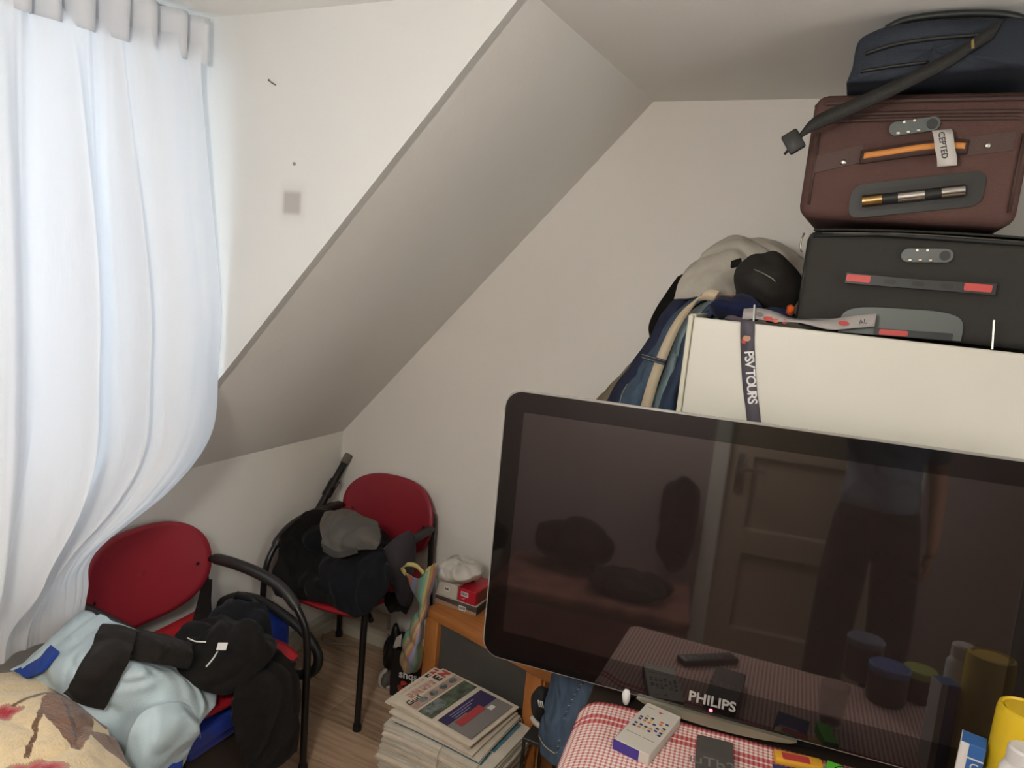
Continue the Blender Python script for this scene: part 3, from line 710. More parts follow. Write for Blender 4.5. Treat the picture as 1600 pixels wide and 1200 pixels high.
bj = hang('blue_jeans', 'blue jeans with a cream belt hanging over the wardrobe side', [(1085, 462), (1046, 500), (1018, 550), (988, 595), (966, 636), (930, 770)], [(1125, 456), (1075, 490), (1052, 545), (1030, 600), (1016, 645), (985, 780)], -.405, -.455, M_j1, 5.1)
M_belt = mat('cream_leather', 'cdbda2', .55, col2='bca98a', nscale=9)
bpts = [Yp(a, b, -.50) for a, b in ((1120, 462), (1104, 461), (1090, 466), (1074, 483), (1056, 510), (1042, 540), (1030, 570), (1018, 605), (1008, 640), (990, 700))]
ribbon(bpts, [(.5, 0, 1), (.4, -.1, 1), (.7, -.1, .8), (.9, 0, .4), (1, 0, .35), (1, 0, .25), (1, 0, .2), (1, 0, .2), (1, 0, .2), (1, 0, .2)], .033, 70).build('belt', M_belt, bj, smooth=True, world=True, mods=[SOL(.004)])
q = [Yp(1003, 556, -.505), Yp(1020, 561, -.525), Yp(1040, 567, -.505)]
ribbon(q, (0, 0, 1), .016, 14).build('belt_loop', M_j4, bj, smooth=True, world=True, mods=[SOL(.004)])
for dy in (-2.5, 2.5): strand('stitching', [Yp(1003, 556+dy, -.510), Yp(1020, 561+dy, -.530), Yp(1040, 567+dy, -.510)], .0008, M_stitch, bj)
strand('stitching', [Yp(980, 600, -.452), Yp(972, 615, -.454), Yp(968, 632, -.456)], .001, M_stitch, bj)
hang('pale_jeans', 'pale grey-blue jeans hanging between the cream belt and the wardrobe', [(1110, 468), (1068, 510), (1048, 555), (1036, 595), (1022, 640), (1000, 780)], [(1122, 476), (1084, 515), (1064, 560), (1052, 600), (1044, 648), (1030, 790)], -.478, -.512, M_j3, 7.3, folds=.014)
hang('dark_jeans', 'dark blue jeans hanging flat against the wardrobe side panel', [(1112, 478), (1074, 520), (1060, 560), (1046, 600), (1032, 645), (1020, 790)], [(1118, 486), (1078, 530), (1072, 565), (1062, 605), (1055, 650), (1048, 790)], -.565, -.60, M_j4, 8.8, folds=.014)

# ------------------------------------------------------------------ suitcases
def rbox_obj(name, m, parent, b, r, seg=3, **kw): return MB().rbox(*b, r, seg).build(name, m, parent, smooth=40, **kw)
M_case = mat('black_ballistic_nylon', '33312d', .75, bump=.3, bscale=420, spec=.25)
M_case2 = mat('black_piping', '1b1a18', .55)
M_plast = mat('grey_green_plastic', '565c58', .4)
M_dkpl = mat('dark_plastic', '222423', .45)
M_brown = mat('brown_nylon', '543c36', .75, col2='5d443d', nscale=3, bump=.3, bscale=420, spec=.25)
M_brown2 = mat('brown_piping', '45302b', .6)
YS = WYF+.045
def W(px, py, y=YS): return Yp(px, py, y)
bk = thing('suitcase', (2.20, -.45, WZT), 'black soft suitcase with red-ended handle lying on the wardrobe', 'suitcase')
x0 = W(1250, 450).x; x1 = x0+.60; zt = 1.934; zb = WZT-.0135
rbox_obj('shell', M_case, bk, (x0, x1, YS, -.16, zb+.012, zt), .018, 3, world=True)
MB().tube([(x0+.012, YS+.004, zt-.012), (x0+.15, YS+.0, zt+.001), (x1-.02, YS+.003, zt-.004)], .006, 8).tube([(x0+.004, YS+.012, zb+.03), (x0+.004, YS+.012, zt-.02)], .005, 8).build('piping', M_case2, bk, smooth=True, world=True)
# bulging lid with zip
lid = MB()
N = 20
for i in range(N+1):
    for j in range(13):
        a = i/N; b = j/12; xx = x0+.01+(x1-x0-.02)*a; yy = YS+.006+(-.17-YS)*b
        lid.v.append((xx, yy, zt-.002+.028*(math.sin(PI*min(max(a, .02), .98))**.4)*(math.sin(PI*(.08+.84*b))**.5)))
for i in range(N):
    for j in range(12): lid.f.append((i*13+j, (i+1)*13+j, (i+1)*13+j+1, i*13+j+1))
lid.build('lid', M_case, bk, smooth=True, world=True, mods=[SOL(.004)])
strand('zip', [(x0+.03, YS-.001, zt-.004), (x0+.2, YS-.003, zt+.004), (x0+.4, YS-.002, zt+.002), (x1-.03, YS, zt-.006)], .0022, mat('zip_teeth', '56534c', .4, .6), bk)
MB().tube([W(1257, 364), W(1252, 375), W(1250, 388), W(1253, 394)], .0022, 8).build('zip_pull', mat('zip_metal', '8a847a', .3, .8), bk, smooth=True, world=True)
# combination lock
def comb_lock(parent, pa, pb, h, y):
    a, b = W(*pa, y), W(*pb, y); ex = (b-a).normalized(); L = (b-a).length; ey = Vector((0, 0, 1)); ey = (ey-ex*ey.dot(ex)).normalized()
    body = MB().prism(rrect(L, h, h*.48, 8), a-ey*h/2, ex, ey, Vector((0, -1, 0)), .010).build('combination_lock', M_plast, parent, world=True)
    for k in (.30, .50): MB().tube([a+ex*L*k+ey*h*.38+Vector((0, -.009, 0)), a+ex*L*k+ey*h*.38+Vector((0, -.014, 0))], .0028, 10).build('stud', M_pin, body, world=True)
    for k in (.18, .38, .58): MB().rbox(-.004, .004, -.003, .003, -.0035, .0035, .001, 1).build('dial', M_chrome, body).matrix_local = body.matrix_world.inverted() @ Matrix.Translation(a+ex*L*k-ey*h*.36+Vector((0, -.010, 0)))
    c = a+ex*L*.84
    MB().tube([c+Vector((0, -.009, 0)), c+Vector((0, -.013, 0))], h*.36, 18).build('key_button', M_dkpl, body, world=True)
comb_lock(bk, (1408, 399), (1489, 400), .030, YS)
# carry handle with red ends
ha, hb = W(1322, 434), W(1554, 452); ex = (hb-ha).normalized(); L = (hb-ha).length; nY = Vector((0, -1, 0)); ez = Vector((0, 0, 1))
hd = MB()
N = 24; prof = []
top = [(L*i/N, .0115-.0035*math.sin(PI*i/N)) for i in range(N+1)]; bot = [(L*i/N, -.0125-.0035*math.sin(PI*i/N)*0+.0) for i in range(N, -1, -1)]
hand = MB().prism(top+bot, ha+nY*.012, ex, ez, nY, .012).build('carry_handle', M_dkpl, bk, world=True)
for a0, a1 in ((.005, .175), (.80, .975)):
    MB().prism(rrect(L*(a1-a0), .016, .003, 3), ha+ex*L*a0+nY*.0235+ez*-.008, ex, ez, nY, .002).build('red_grip_end', mat('red_rubber', 'c04540', .5), hand, world=True)
for a0 in (.27, .46, .65):
    MB().prism(rrect(L*.085, .010, .005, 4), ha+ex*L*a0+nY*.0235+ez*-.007, ex, ez, nY, .001).build('grip_slot', M_case2, hand, world=True)
for a0 in (0, .94): MB().prism(rrect(L*.06, .02, .002, 2), ha+ex*L*a0+ez*-.010+nY*-.001, ex, ez, nY, .014).build('handle_mount', M_case2, hand, world=True)
# moulded trolley plate
pa, pb = W(1311, 508), W(1503, 522); ex = (pb-pa).normalized(); L = (pb-pa).length
hgt = .048; poly = [(0, -.016), (L, -.016)] + [(L/2+L/2*math.copysign(abs(math.cos(PI*k/24))**.5, math.cos(PI*k/24)), hgt*abs(math.sin(PI*k/24))**.55) for k in range(0, 25)]
pp = MB().prism(poly, pa+nY*.0005, ex, ez, nY, .006).build('trolley_plate', M_plast, bk, world=True)
for q in ((1345, 473), (1476, 491)):
    c = W(*q)+nY*.006; MB().lathe([(.0065, 0), (.0055, .003), (.003, .0045)], (0,0,0), 16).build('rivet', M_pin, pp, smooth=True).matrix_local = pp.matrix_world.inverted() @ (Matrix.Translation(c) @ Matrix.Rotation(PI/2, 4, 'X'))
th = MB().prism(rrect(L*.63, .016, .003, 3), pa+ex*L*.30+nY*.0065+ez*-.016, ex, ez, nY, .004).build('trolley_handle', M_dkpl, bk, world=True)
MB().prism(rrect(L*.235, .0125, .003, 3), pa+ex*L*.345+nY*.0105+ez*-.0145, ex, ez, nY, .002).build('red_button', mat('red_rubber', 'c04540', .5), th, world=True)

br = thing('suitcase', (2.12, -.45, 1.95), 'brown soft suitcase with orange handle stripe stacked on the black suitcase', 'suitcase')
YB = YS-.012
def Wb(px, py): return Yp(px, py, YB)
bx0, bx1, bz0, bz1 = Wb(1257, 260).x, Wb(1599, 260).x+.008, 1.9635, 2.248
rbox_obj('shell', M_brown, br, (bx0, bx1, YB, -.20, bz0, bz1), .030, 4, world=True)
for xx in (bx0+.022, bx1-.018): MB().tube([(xx, YB-.001, bz0+.03), (xx, YB-.0015, bz1-.09)], .0032, 8).build('piping', M_brown2, br, smooth=True, world=True)
for dz, r_ in ((-.022, .0055), (-.048, .0045), (-.062, .0045)):
    MB().tube([(bx0+.004, YB+.02, bz1+dz-.004), (bx0+.035, YB-.002, bz1+dz-.002), ((bx0+bx1)/2, YB-.003, bz1+dz+.002), (bx1-.035, YB-.002, bz1+dz+.003), (bx1-.004, YB+.02, bz1+dz)], r_, 8).build('seam_piping', M_brown2, br, smooth=True, world=True)
# sloping flap and side bands
for a, b in (((1274, 244), (1350, 226)), ((1510, 215), (1588, 205))):
    A, B = Wb(*a), Wb(*b); ex = (B-A).normalized(); L = (B-A).length
    MB().prism([(0, -.040), (L, -.040), (L, 0), (0, 0)], A+nY*.0005, ex, ez, nY, .003).build('handle_band', M_brown2 if 0 else mat('brown_webbing', '4f3a34', .7, bump=.2, bscale=200), br, world=True)
for q in ((1318, 254), (1543, 228)):
    MB().lathe([(.0068, 0), (.006, .003), (.003, .0045)], n=16).build('rivet', M_pin, br, smooth=True).matrix_local = br.matrix_world.inverted() @ (Matrix.Translation(Wb(*q)+nY*.0035) @ Matrix.Rotation(PI/2, 4, 'X'))
comb_lock(br, (1389, 204), (1469, 193), .030, YB)
ha = [Wb(1347, 246), Wb(1390, 241), Wb(1440, 234), Wb(1480, 231), Wb(1510, 231)]
hpts = [ha[0], ha[0]+nY*.012+Vector((.004, 0, 0)), ha[1]+nY*.018, ha[2]+nY*.022, ha[3]+nY*.018, ha[4]+nY*.012-Vector((.004, 0, 0)), ha[4]]
hn = ribbon(hpts, (0, 0, 1), .030, 40).build('carry_handle', M_brown2, br, smooth=True, world=True, mods=[SOL(.006)])
ribbon([p+nY*.0045+ez*.001 for p in hpts[1:-1]], (0, 0, 1), .0125, 36).build('orange_stripe', mat('orange_webbing', 'd28a45', .7, bump=.2, bscale=300), hn, smooth=True, world=True, mods=[SOL(.002)])
# airline tag looped round the handle
tg = thing('baggage_tag', Wb(1475, 260)+nY*.035, 'white paper baggage tag looped round the orange striped handle', 'tag')
A = [Wb(1470, 206)+nY*.022, Wb(1472, 216)+nY*.033, Wb(1474, 235)+nY*.036, Wb(1477, 250)+nY*.035, Wb(1478, 263)+nY*.030]
ribbon(A, (1, 0, .12), .037, 26).build('paper_strip', mat('white_paper', (.80, .78, .75), .75, col2=(.74, .72, .69)), tg, smooth=True, world=True, mods=[SOL(.0008)])
lettering('printed_word', 'CEPTED', .0165, frame(Wb(1471, 232)+nY*.0372, (A[3]-A[1]).normalized(), (1, 0, .1)), mat('black_ink', '2a2826', .7), tg, bold=.0002)
# trolley housing
pa, pb = Wb(1327, 322), Wb(1537, 300); ex = (pb-pa).normalized(); L = (pb-pa).length; ey = Vector((0, 0, 1))
hous = MB().prism(rrect(L, .076, .024, 6), pa-ey*.030, ex, ey, nY, .007).build('trolley_housing', mat('black_housing', '1d1e1c', .5), br, world=True)
MB().prism(rrect(L*.84, .048, .008, 4), pa+ex*L*.075-ey*.016+nY*.0065, ex, ey, nY, .001).build('housing_recess', M_case2, hous, world=True)
g0 = pa+ex*L*.10+ey*.006+nY*.014; g1 = pa+ex*L*.86+ey*.006+nY*.014
gt = MB().tube([g0, g1], .0125, 14).build('trolley_grip', M_case2, br, smooth=40, world=True)
for a0, a1, mm in ((0, .20, mat('brass_sleeve', 'b59668', .25, 1)), (.36, .62, M_chrome), (.78, 1.0, M_chrome)):
    MB().tube([g0.lerp(g1, a0), g0.lerp(g1, a1)], .0135, 14).build('grip_sleeve', mm, gt, smooth=40, world=True)

# blue holdall on top of the stack
bl = thing('holdall', (2.15, -.5, 2.24), 'navy blue holdall with black shoulder strap on top of the brown suitcase', 'bag')
YH = -.765
M_navy = mat('navy_polyester', '31363f', .7, col2='292e36', nscale=5, bump=.3, bscale=300, spec=.25)
def Wh(px, py): return Yp(px, py, YH)
sec = [(1325, 138), (1332, 100), (1340, 62), (1362, 46), (1400, 36), (1480, 28), (1560, 26), (1640, 30), (1650, 95), (1560, 104), (1480, 112), (1400, 122)]
P0 = [Wh(*q) for q in sec]
rows = []
mb = MB(); out = closed_curve([(p.x, p.z) for p in P0], 48); cx, cz = out.mean(axis=0)
for k, (yy, sc_) in enumerate(((YH+.008, .0), (YH, .5), (YH, .93), (YH+.02, 1.0), (YH+.16, 1.02), (YH+.30, .98), (YH+.36, .85), (YH+.37, 0))):
    for (a, b) in out: mb.v.append((cx+(a-cx)*max(sc_, .01), yy+.006*noise.noise(Vector((a*12, b*12, yy*5))), min(max(cz+(b-cz)*max(sc_, .01), 2.2535), H-.004)))
for i in range(7):
    for j in range(48): mb.f.append((i*48+j, i*48+(j+1) % 48, (i+1)*48+(j+1) % 48, (i+1)*48+j))
mb.build('bag_body', M_navy, bl, smooth=True, world=True)
strand('zip_band', [Wh(1352, 84)+nY*.002, Wh(1400, 70)+nY*.004, Wh(1470, 60)+nY*.004, Wh(1550, 54)+nY*.003], .0045, M_case2, bl)
strand('zip_band', [Wh(1345, 112)+nY*.002, Wh(1400, 104)+nY*.004, Wh(1450, 98)+nY*.004], .004, M_case2, bl)
tp = [Wh(1385, 40)+nY*-.02, Wh(1420, 25)+nY*-.02, Wh(1500, 16)+nY*-.02, Wh(1580, 18)+nY*-.02, Wh(1625, 35)+nY*-.02]
for q in tp: q.z = min(q.z, H-.012)
strand('top_handle', tp, .008, M_dkpl, bl)
sp = [Wh(1560, 45)+nY*.004, Wh(1525, 68)+nY*.010, Wh(1490, 92)+nY*.012, Wh(1440, 118)+nY*.012, Wh(1390, 143)+nY*.012, Wh(1330, 170)+nY*.012, Wh(1270, 196)+nY*.010, Wh(1248, 215)+nY*.004, Wh(1236, 228)+nY*-.01]
ribbon(sp, [(.4, 0, 1)]*7+[(.5, 0, .9), (.6, 0, .8)], .044, 60).build('shoulder_strap', mat('black_webbing', '211f1c', .7, bump=.25, bscale=260), bl, smooth=True, world=True, mods=[SOL(.006)])
ck = Wh(1240, 222)+nY*.004; MB().rbox(-.019, .019, -.008, .008, -.024, .024, .005).build('strap_buckle', M_case2, bl, smooth=40).matrix_local = bl.matrix_world.inverted() @ (Matrix.Translation(ck) @ Matrix.Rotation(-.6, 4, 'Y'))
MB().prism([(0, 0), (.004, .004), (.008, -.014), (.003, -.016)], Wh(1516, 68)+nY*.017, (1,0,0), (0,0,1), nY, .001).build('care_tag', mat('olive_tag', '7d6c34', .6), bl, world=True)

# ------------------------------------------------------------------ wooden bench with glass front
M_pine = mat('orange_pine', 'bd7a42', .42, col2='aa6a34', nscale=4, stretch=(6, 6, 1.0), bump=.05, bscale=30)
M_pinet = mat('orange_pine_top', 'b3743e', .40, col2='a0622f', nscale=4, stretch=(1.2, 12, 4), bump=.05, bscale=30)
BZ = .495
A = Z(664, 949, BZ); B = Z(845, 1046, BZ); ang = math.atan2(B.y-A.y, B.x-A.x); BL = (B-A).length
bn = thing('bench', (A.x, A.y, 0), 'low orange pine bench with a grey panel between its legs', 'bench', ang)
MB().rbox(0, BL+.16, 0, .36, BZ-.034, BZ, .006).build('bench_top', M_pinet, bn, smooth=40)
for x in (.002, BL-.062):
    for y in (.004, .30):
        MB().rbox(x, x+.066, y, y+.05, 0, BZ-.0345, .003, 1).build('leg', M_pine, bn)
M_smoke = mat('smoked_glass_panel', '4a4743', .12, col2='55524c', nscale=2, spec=.6)
MB().rbox(.069, BL-.063, .024, .030, .05, BZ-.036, .001, 1).build('glass_panel', M_smoke, bn)
MB().box(.069, BL-.063, .20, .29, .08, .10).build('lower_rail', M_pine, bn)
for x, z in ((BL-.075, .25), (BL-.060, .235)):
    MB().tube([(x, .0235, z), (x, .021, z)], .004, 8).build('glass_clip', M_white, bn)
MB().rbox(BL+.009, BL+.016, .01, .34, .02, BZ-.036, .001, 1).build('end_panel', M_pine, bn)

# boxes and white carrier bag on the bench
def boxat(name, label, px_pts, z, h, m, cat='box', r=.002):
    a, b, c = [Z(*q, z) for q in px_pts]  # front-left, front-right, back-right
    e = (b-a); ang = math.atan2(e.y, e.x); L = e.length; D = abs((c-b).dot(Vector((-math.sin(ang), math.cos(ang), 0))))
    o = thing(name, (a.x, a.y, z+.0005), label, cat, ang)
    body = MB().rbox(0, L, 0, D, 0, h, r, 1).build('carton', m, o)
    return o, body, L, D
def barcode(o, x, z, w_, h_, y=-.0012, n=7):
    lab = MB().box(x-.003, x+w_+.003, y, y+.0008, z-.004, z+h_+.003).build('barcode_label', M_white, o)
    rnd = random.Random(int(x*1000)+3); xx = x
    while xx < x+w_:
        ww = rnd.choice((.0012, .002, .003)); MB().box(xx, min(xx+ww, x+w_), y-.0005, y, z, z+h_).build('barcode_bar', mat('black_ink', '2a2826', .7), lab); xx += ww+rnd.choice((.0015, .002))
M_cartw = mat('white_carton', (.74, .71, .66), .6); M_cartr = mat('red_carton', 'b01f2d', .4); M_cartb = mat('black_photo_carton', '2f2b2a', .4, col2='54504c', nscale=14)
b1, bb1, L1, D1 = boxat('flat_box', 'flat black and tan carton at the bottom of the bench stack', [(679, 941), (744, 963), (764, 949)], BZ, .036, M_cartb)
MB().prism([(.001, .0), (L1-.001, .0), (L1-.001, .012), (L1*.5, .014), (.001, .020)], (0, -.0008, .0005), (1,0,0), (0,0,1), (0,-1,0), .0006).build('tan_print', mat('tan_print', 'a07f66', .6), b1)
MB().box(0, L1, -.001, D1, .0345, .0375).build('white_lid_edge', M_cartw, b1)
barcode(b1, L1*.60, .008, .024, .011, -.0022)
zb = BZ+.038
b2, bb2, L2, D2 = boxat('white_box', 'white carton under the white plastic bag beside red carton', [(681, 926), (713, 938), (735, 920)], zb, .055, M_cartw)
barcode(b2, L2*.42, .026, .018, .010)
b3, bb3, L3, D3 = boxat('red_box', 'red carton with white sticker next to the white carton', [(714.5, 938), (742, 948), (772, 928)], zb, .052, M_cartr)
barcode(b3, L3*.22, .028, .026, .011)
MB().prism([(0, 0), (.012, .002), (.018, .006), (.011, .004)], (L3*.22, -.0012, .012), (1,0,0), (0,0,1), (0,-1,0), .0005).build('white_swoosh', M_white, b3)
MB().rbox(L3+.0006, L3+.0012, .02, D3-.02, .006, .046, .0002, 1).build('brown_side_print', mat('brown_print', '7d4236', .5), b3)
wb = thing('white_plastic_bag', (.83, -.27, .59), 'wrapped white plastic bag lying on top of the red and white cartons', 'plastic bag')
MPB = crease(mat('white_polythene', (.74, .72, .68), .32, bump=.25, bscale=60, spec=.5), 12, .9, .04)
lump(Yp(722, 890, -.29), (.088, .075, .045), 3.3, .020, 5, 11, (.6, 1, .5), BZ+.098, .1, .15).build('bag_body', MPB, wb, smooth=True, world=True)
lump(Yp(700, 893, -.32), (.052, .045, .040), 6.3, .016, 5, 13, (1, .3, .6), BZ+.09, .3, .15).build('bag_end', MPB, wb, smooth=True, world=True)
ad = thing('power_adapter', (.965, -.31, BZ), 'small black power adapter at the end of the flat carton', 'adapter', ang)
MB().rbox(0, .05, 0, .04, .001, .042, .006).build('adapter_body', M_dkpl, ad, smooth=40)
MB().tube([(.025, .04, .02), (.03, .07, .015), (.07, .09, .012)], .003, 8).build('lead', M_blk, ad, smooth=True)

# striped plastic carrier bag at the bench corner
def striped_bag_mat():
    m = bpy.data.materials.new('striped_polythene'); m.use_nodes = True; t = NT(m); b = t.n['Principled BSDF']; b.inputs['Roughness'].default_value = .35
    tc = t.node('ShaderNodeTexCoord'); sp = t.node('ShaderNodeSeparateXYZ'); t.link(tc.outputs['UV'], sp.inputs[0])
    nz = t.node('ShaderNodeTexNoise'); nz.inputs['Scale'].default_value = 3; t.link(tc.outputs['UV'], nz.inputs['Vector'])
    v = t.math('ADD', t.math('MULTIPLY', sp.outputs[0], 1.0), t.math('MULTIPLY', nz.outputs[0], .12))
    v = t.math('FRACT', t.math('MULTIPLY', t.math('ADD', v, t.math('MULTIPLY', sp.outputs[1], .75)), 1.15))
    rp = t.node('ShaderNodeValToRGB'); rp.color_ramp.interpolation = 'CONSTANT'; t.link(v, rp.inputs[0])
    cols = ['b8a968', 'b5786a', '8494b0', '8a7f7a', '6c9a86', '7aa593', 'b5ac72', 'ac8078']
    e = rp.color_ramp.elements; e[0].color = lin(cols[0]); e[1].position = 1/8; e[1].color = lin(cols[1])
    for i in range(2, 8): q = e.new(i/8); q.color = lin(cols[i])
    t.link(rp.outputs[0], b.inputs['Base Color'])
    n2 = t.node('ShaderNodeTexNoise'); n2.inputs['Scale'].default_value = 30; n2.inputs['Detail'].default_value = 6
    t.link(tc.outputs['Object'], n2.inputs['Vector'])
    bp = t.node('ShaderNodeBump'); bp.inputs['Strength'].default_value = .5; bp.inputs['Distance'].default_value = .006; t.link(n2.outputs[0], bp.inputs['Height']); t.link(bp.outputs[0], b.inputs['Normal'])
    return m
M_strip = striped_bag_mat()
sb = thing('striped_carrier_bag', (.67, -.30, .15), 'multicoloured striped plastic carrier bag squeezed beside the bench', 'plastic bag')
yb = -.42
def YB_(a, b, dy=0): return Yp(a, b, yb+dy)
patch([[YB_(633, 895), YB_(652, 905, -.03), YB_(672, 888, -.03), YB_(683, 880)],
       [YB_(642, 918), YB_(655, 925, -.03), YB_(670, 915, -.03), YB_(680, 912)],
       [YB_(655, 945), YB_(660, 948, -.02), YB_(665, 948, -.02), YB_(670, 946)],
       [YB_(644, 968), YB_(652, 970, -.03), YB_(659, 972, -.03), YB_(664, 974)],
       [YB_(630, 1000), YB_(642, 1004, -.05), YB_(653, 1008, -.05), YB_(661, 1010)],
       [YB_(624, 1030), YB_(636, 1034, -.05), YB_(648, 1038, -.05), YB_(658, 1040)],
       [YB_(630, 1048), YB_(638, 1054, -.03), YB_(646, 1052, -.03), YB_(654, 1050)]], 60, 36, .012, 4.8, 14, (1, .3, .4), .004).build('bag_front', M_strip, sb, smooth=True, world=True, mods=[SOL(.0012)])
ribbon([YB_(634, 897), YB_(629, 888), YB_(636, 882), YB_(650, 884, .01), YB_(662, 896)], [(0, .4, 1), (1, .2, .2), (0, .4, 1), (0, .4, 1), (0, .4, 1)], .016, 30).build('bag_handle', M_strip, sb, smooth=True, world=True, mods=[SOL(.0015)])
ribbon([YB_(664, 894), YB_(670, 888), YB_(676, 886), YB_(682, 882)], (0, .2, 1), .014, 20).build('bag_handle', M_strip, sb, smooth=True, world=True, mods=[SOL(.0015)])

# black printed shopping bag
pb_ = thing('shopping_bag', (.60, -.30, 0), 'black printed shopping bag standing on the floor below the striped bag', 'shopping bag')
M_pbag = mat('black_polypropylene', '151313', .4, bump=.1, bscale=60)
fa, fb = Z(609, 1086, 0), Z(657, 1098, 0); ex = (fb-fa).normalized(); L = (fb-fa).length; ey = Vector((-ex.y, ex.x, 0)); hb_ = .205
vs = []
for k, (ins, z) in enumerate(((0, .002), (-.004, .09), (.004, .17), (.010, hb_))):
    vs += [fa+ex*ins+ez*z, fb-ex*ins+ez*z, fb-ex*ins+ey*(.064-.012*k)+ez*z, fa+ex*ins+ey*(.064-.012*k)+ez*z]
mb = MB(); mb.v = [tuple(v) for v in vs]; mb.f = [(0, 1, 2, 3)] + [(i*4+j, i*4+(j+1) % 4, (i+1)*4+(j+1) % 4, (i+1)*4+j) for i in range(3) for j in range(4)]
mb.build('bag_body', M_pbag, pb_, world=True, mods=[SOL(.002)])
lettering('printed_word', 'shqs', .046, frame(fa+ex*L*.56+ez*.108-ey*.006, ex, ez), M_white, pb_, bold=.001)
rnd = random.Random(5); c0 = fa+ex*L*.58+ez*.052-ey*.0075
for i in range(16):
    cc = c0+ex*rnd.uniform(-.036, .036)+ez*rnd.uniform(-.022, .026); rr = rnd.uniform(.006, .013)
    MB().prism([(rr*math.cos(k*PI/5), rr*.8*math.sin(k*PI/5)) for k in range(10)], cc-ey*.0002*i, ex, ez, -ey, .0004).build('printed_tomato', mat('tomato_%d' % (i % 3), ('a33226', 'b8482e', '7e2a1e')[i % 3], .5), pb_, world=True)
for dx, dz in ((-.038, -.030), (-.028, -.036), (.0, -.036)):
    MB().prism([(.010*math.cos(k*PI/5), .009*math.sin(k*PI/5)) for k in range(10)], c0+ex*dx+ez*dz-ey*.002, ex, ez, -ey, .0004).build('printed_leaf', mat('salad_green', '6d8a4a', .5), pb_, world=True)
ob = thing('black_bin_bag', (.55, -.20, 0), 'dark bag with a cream slip inside standing behind the shopping bag', 'bag')
lump(Yp(618, 1022, -.165), (.050, .046, .13), 7.7, .010, 4, 9, (1, .4, .2), .002).build('bag_body', M_pbag, ob, smooth=True, world=True)
patch([[Yp(619, 996, -.210), Yp(628, 990, -.207)], [Yp(614, 1012, -.216), Yp(626, 1016, -.212)]], 6, 6, .001, 1).build('cream_slip', M_cartw, ob, smooth=True, world=True, mods=[SOL(.0015)])
# white cable-wound coil standing next to the bags
rc = thing('white_trainer', Z(598, 1078, 0), 'white curved trainer sole standing on its side against the bags', 'shoe')
cr = catmull([tuple(p) for p in (Yp(604, 1046, -.27), Yp(596, 1054, -.275), Yp(594, 1066, -.275), Yp(600, 1076, -.27), Yp(609, 1079, -.265))], 24); cr[:, 2] = np.maximum(cr[:, 2], .0095)
MB().tube([tuple(q) for q in cr], [.006]+[.009]*22+[.006], 10).build('sole', mat('off_white_rubber', (.70, .67, .62), .5), rc, smooth=True, world=True)
lump(Yp(606, 1062, -.255), (.022, .03, .04), 2.6, .004, 3, 9, (1, 0, 0), .004).build('upper', mat('grey_mesh', '59524d', .8), rc, smooth=True, world=True)

# junction box and cable in the corner
jb = tag(MB().rbox(.235, .335, -.034, -.0006, .10, .165, .005).build('junction_box', M_base, smooth=40), 'white cable box on the wall just above the skirting board', 'cable box')
cb = [(.02, -.09, .006), (.06, -.14, .006), (.12, -.12, .006), (.22, -.075, .006), (.30, -.055, .006), (.36, -.05, .02), (.35, -.035, .09)]
tag(MB().tube([tuple(q) for q in catmull(cb, 40)], .004, 8).build('cable', mat('grey_cable', '8d877c', .5), smooth=True), 'pale grey cable lying on the floor along the skirting board', 'cable')

# ------------------------------------------------------------------ newspapers
M_np = mat('newsprint', 'c9c0b0', .9, col2='bdb4a4', nscale=20, bump=.1, bscale=80)
M_np2 = mat('newsprint_dark', 'b5ab9a', .9, col2='c3baa9', nscale=20)
M_np3 = mat('newsprint_warm', 'd0c3b0', .9, col2='c6b9a5', nscale=24)
def paper_mesh(L, D, T, seed, droop=.013, curl=0):
    """folded newspaper: soft slab with a rounded fold along the front and loose page edges"""
    mb = MB(); nx, ny = 12, 9; top = []; bot = []
    for lay in (0, 1):
        for i in range(nx+1):
            for j in range(ny+1):
                a = i/nx; b = j/ny
                x = (a-.5)*L; y = (b-.5)*D
                dz = -droop*(abs(2*a-1)**3.0)*.6-droop*(max(0, 1-2*b)**3)*.7
                dz += .0012*noise.noise(Vector((a*5, b*4, seed)))
                ed = min(a, 1-a, b, 1-b)*14; th = T*(.62+.38*min(1, ed))
                dz += curl*(a**4)*(1-b)**2
                off = .002*noise.noise(Vector((a*7+lay, b*7, seed*3)))
                mb.v.append((x+off, y+off, dz+(T/2+th/2 if lay else T/2-th/2)))
    n = (nx+1)*(ny+1)
    for i in range(nx):
        for j in range(ny):
            q = (i*(ny+1)+j, (i+1)*(ny+1)+j, (i+1)*(ny+1)+j+1, i*(ny+1)+j+1)
            mb.f.append(tuple(k+n for k in q)); mb.f.append(q[::-1])
    for i in range(nx):
        for j in (0, ny):
            a, b = i*(ny+1)+j, (i+1)*(ny+1)+j; mb.f.append((a, b, b+n, a+n) if j == 0 else (b, a, a+n, b+n))
    for j in range(ny):
        for i in (0, nx):
            a, b = i*(ny+1)+j, i*(ny+1)+j+1; mb.f.append((b, a, a+n, b+n) if i == 0 else (a, b, b+n, a+n))
    return mb
NPS = []; NB = 25; TB = .0112; BC = (1.082, -.684); BA = -.05
rnd = random.Random(11)
protos = [paper_mesh(.400, .268, TB, 1.3*k+.4) for k in range(5)]
last = None
for i in range(NB):
    mm = (M_np, M_np2, M_np3, M_np)[i % 4]
    o = protos[i % 5].build('newspaper', mm, origin=(0, 0, 0), smooth=50)
    o.location = (BC[0]+rnd.uniform(-.006, .006)+.012*math.sin(i*.35), BC[1]+rnd.uniform(-.006, .006), .0255+i*TB)
    o.rotation_euler = (0, 0, BA+rnd.uniform(-.02, .02)+(PI if 0 else 0))
    tag(o, 'old newspaper tied into the bundle on the floor before the bench', 'newspaper', 'newspapers in the tied bundle')
    NPS.append(o); last = o
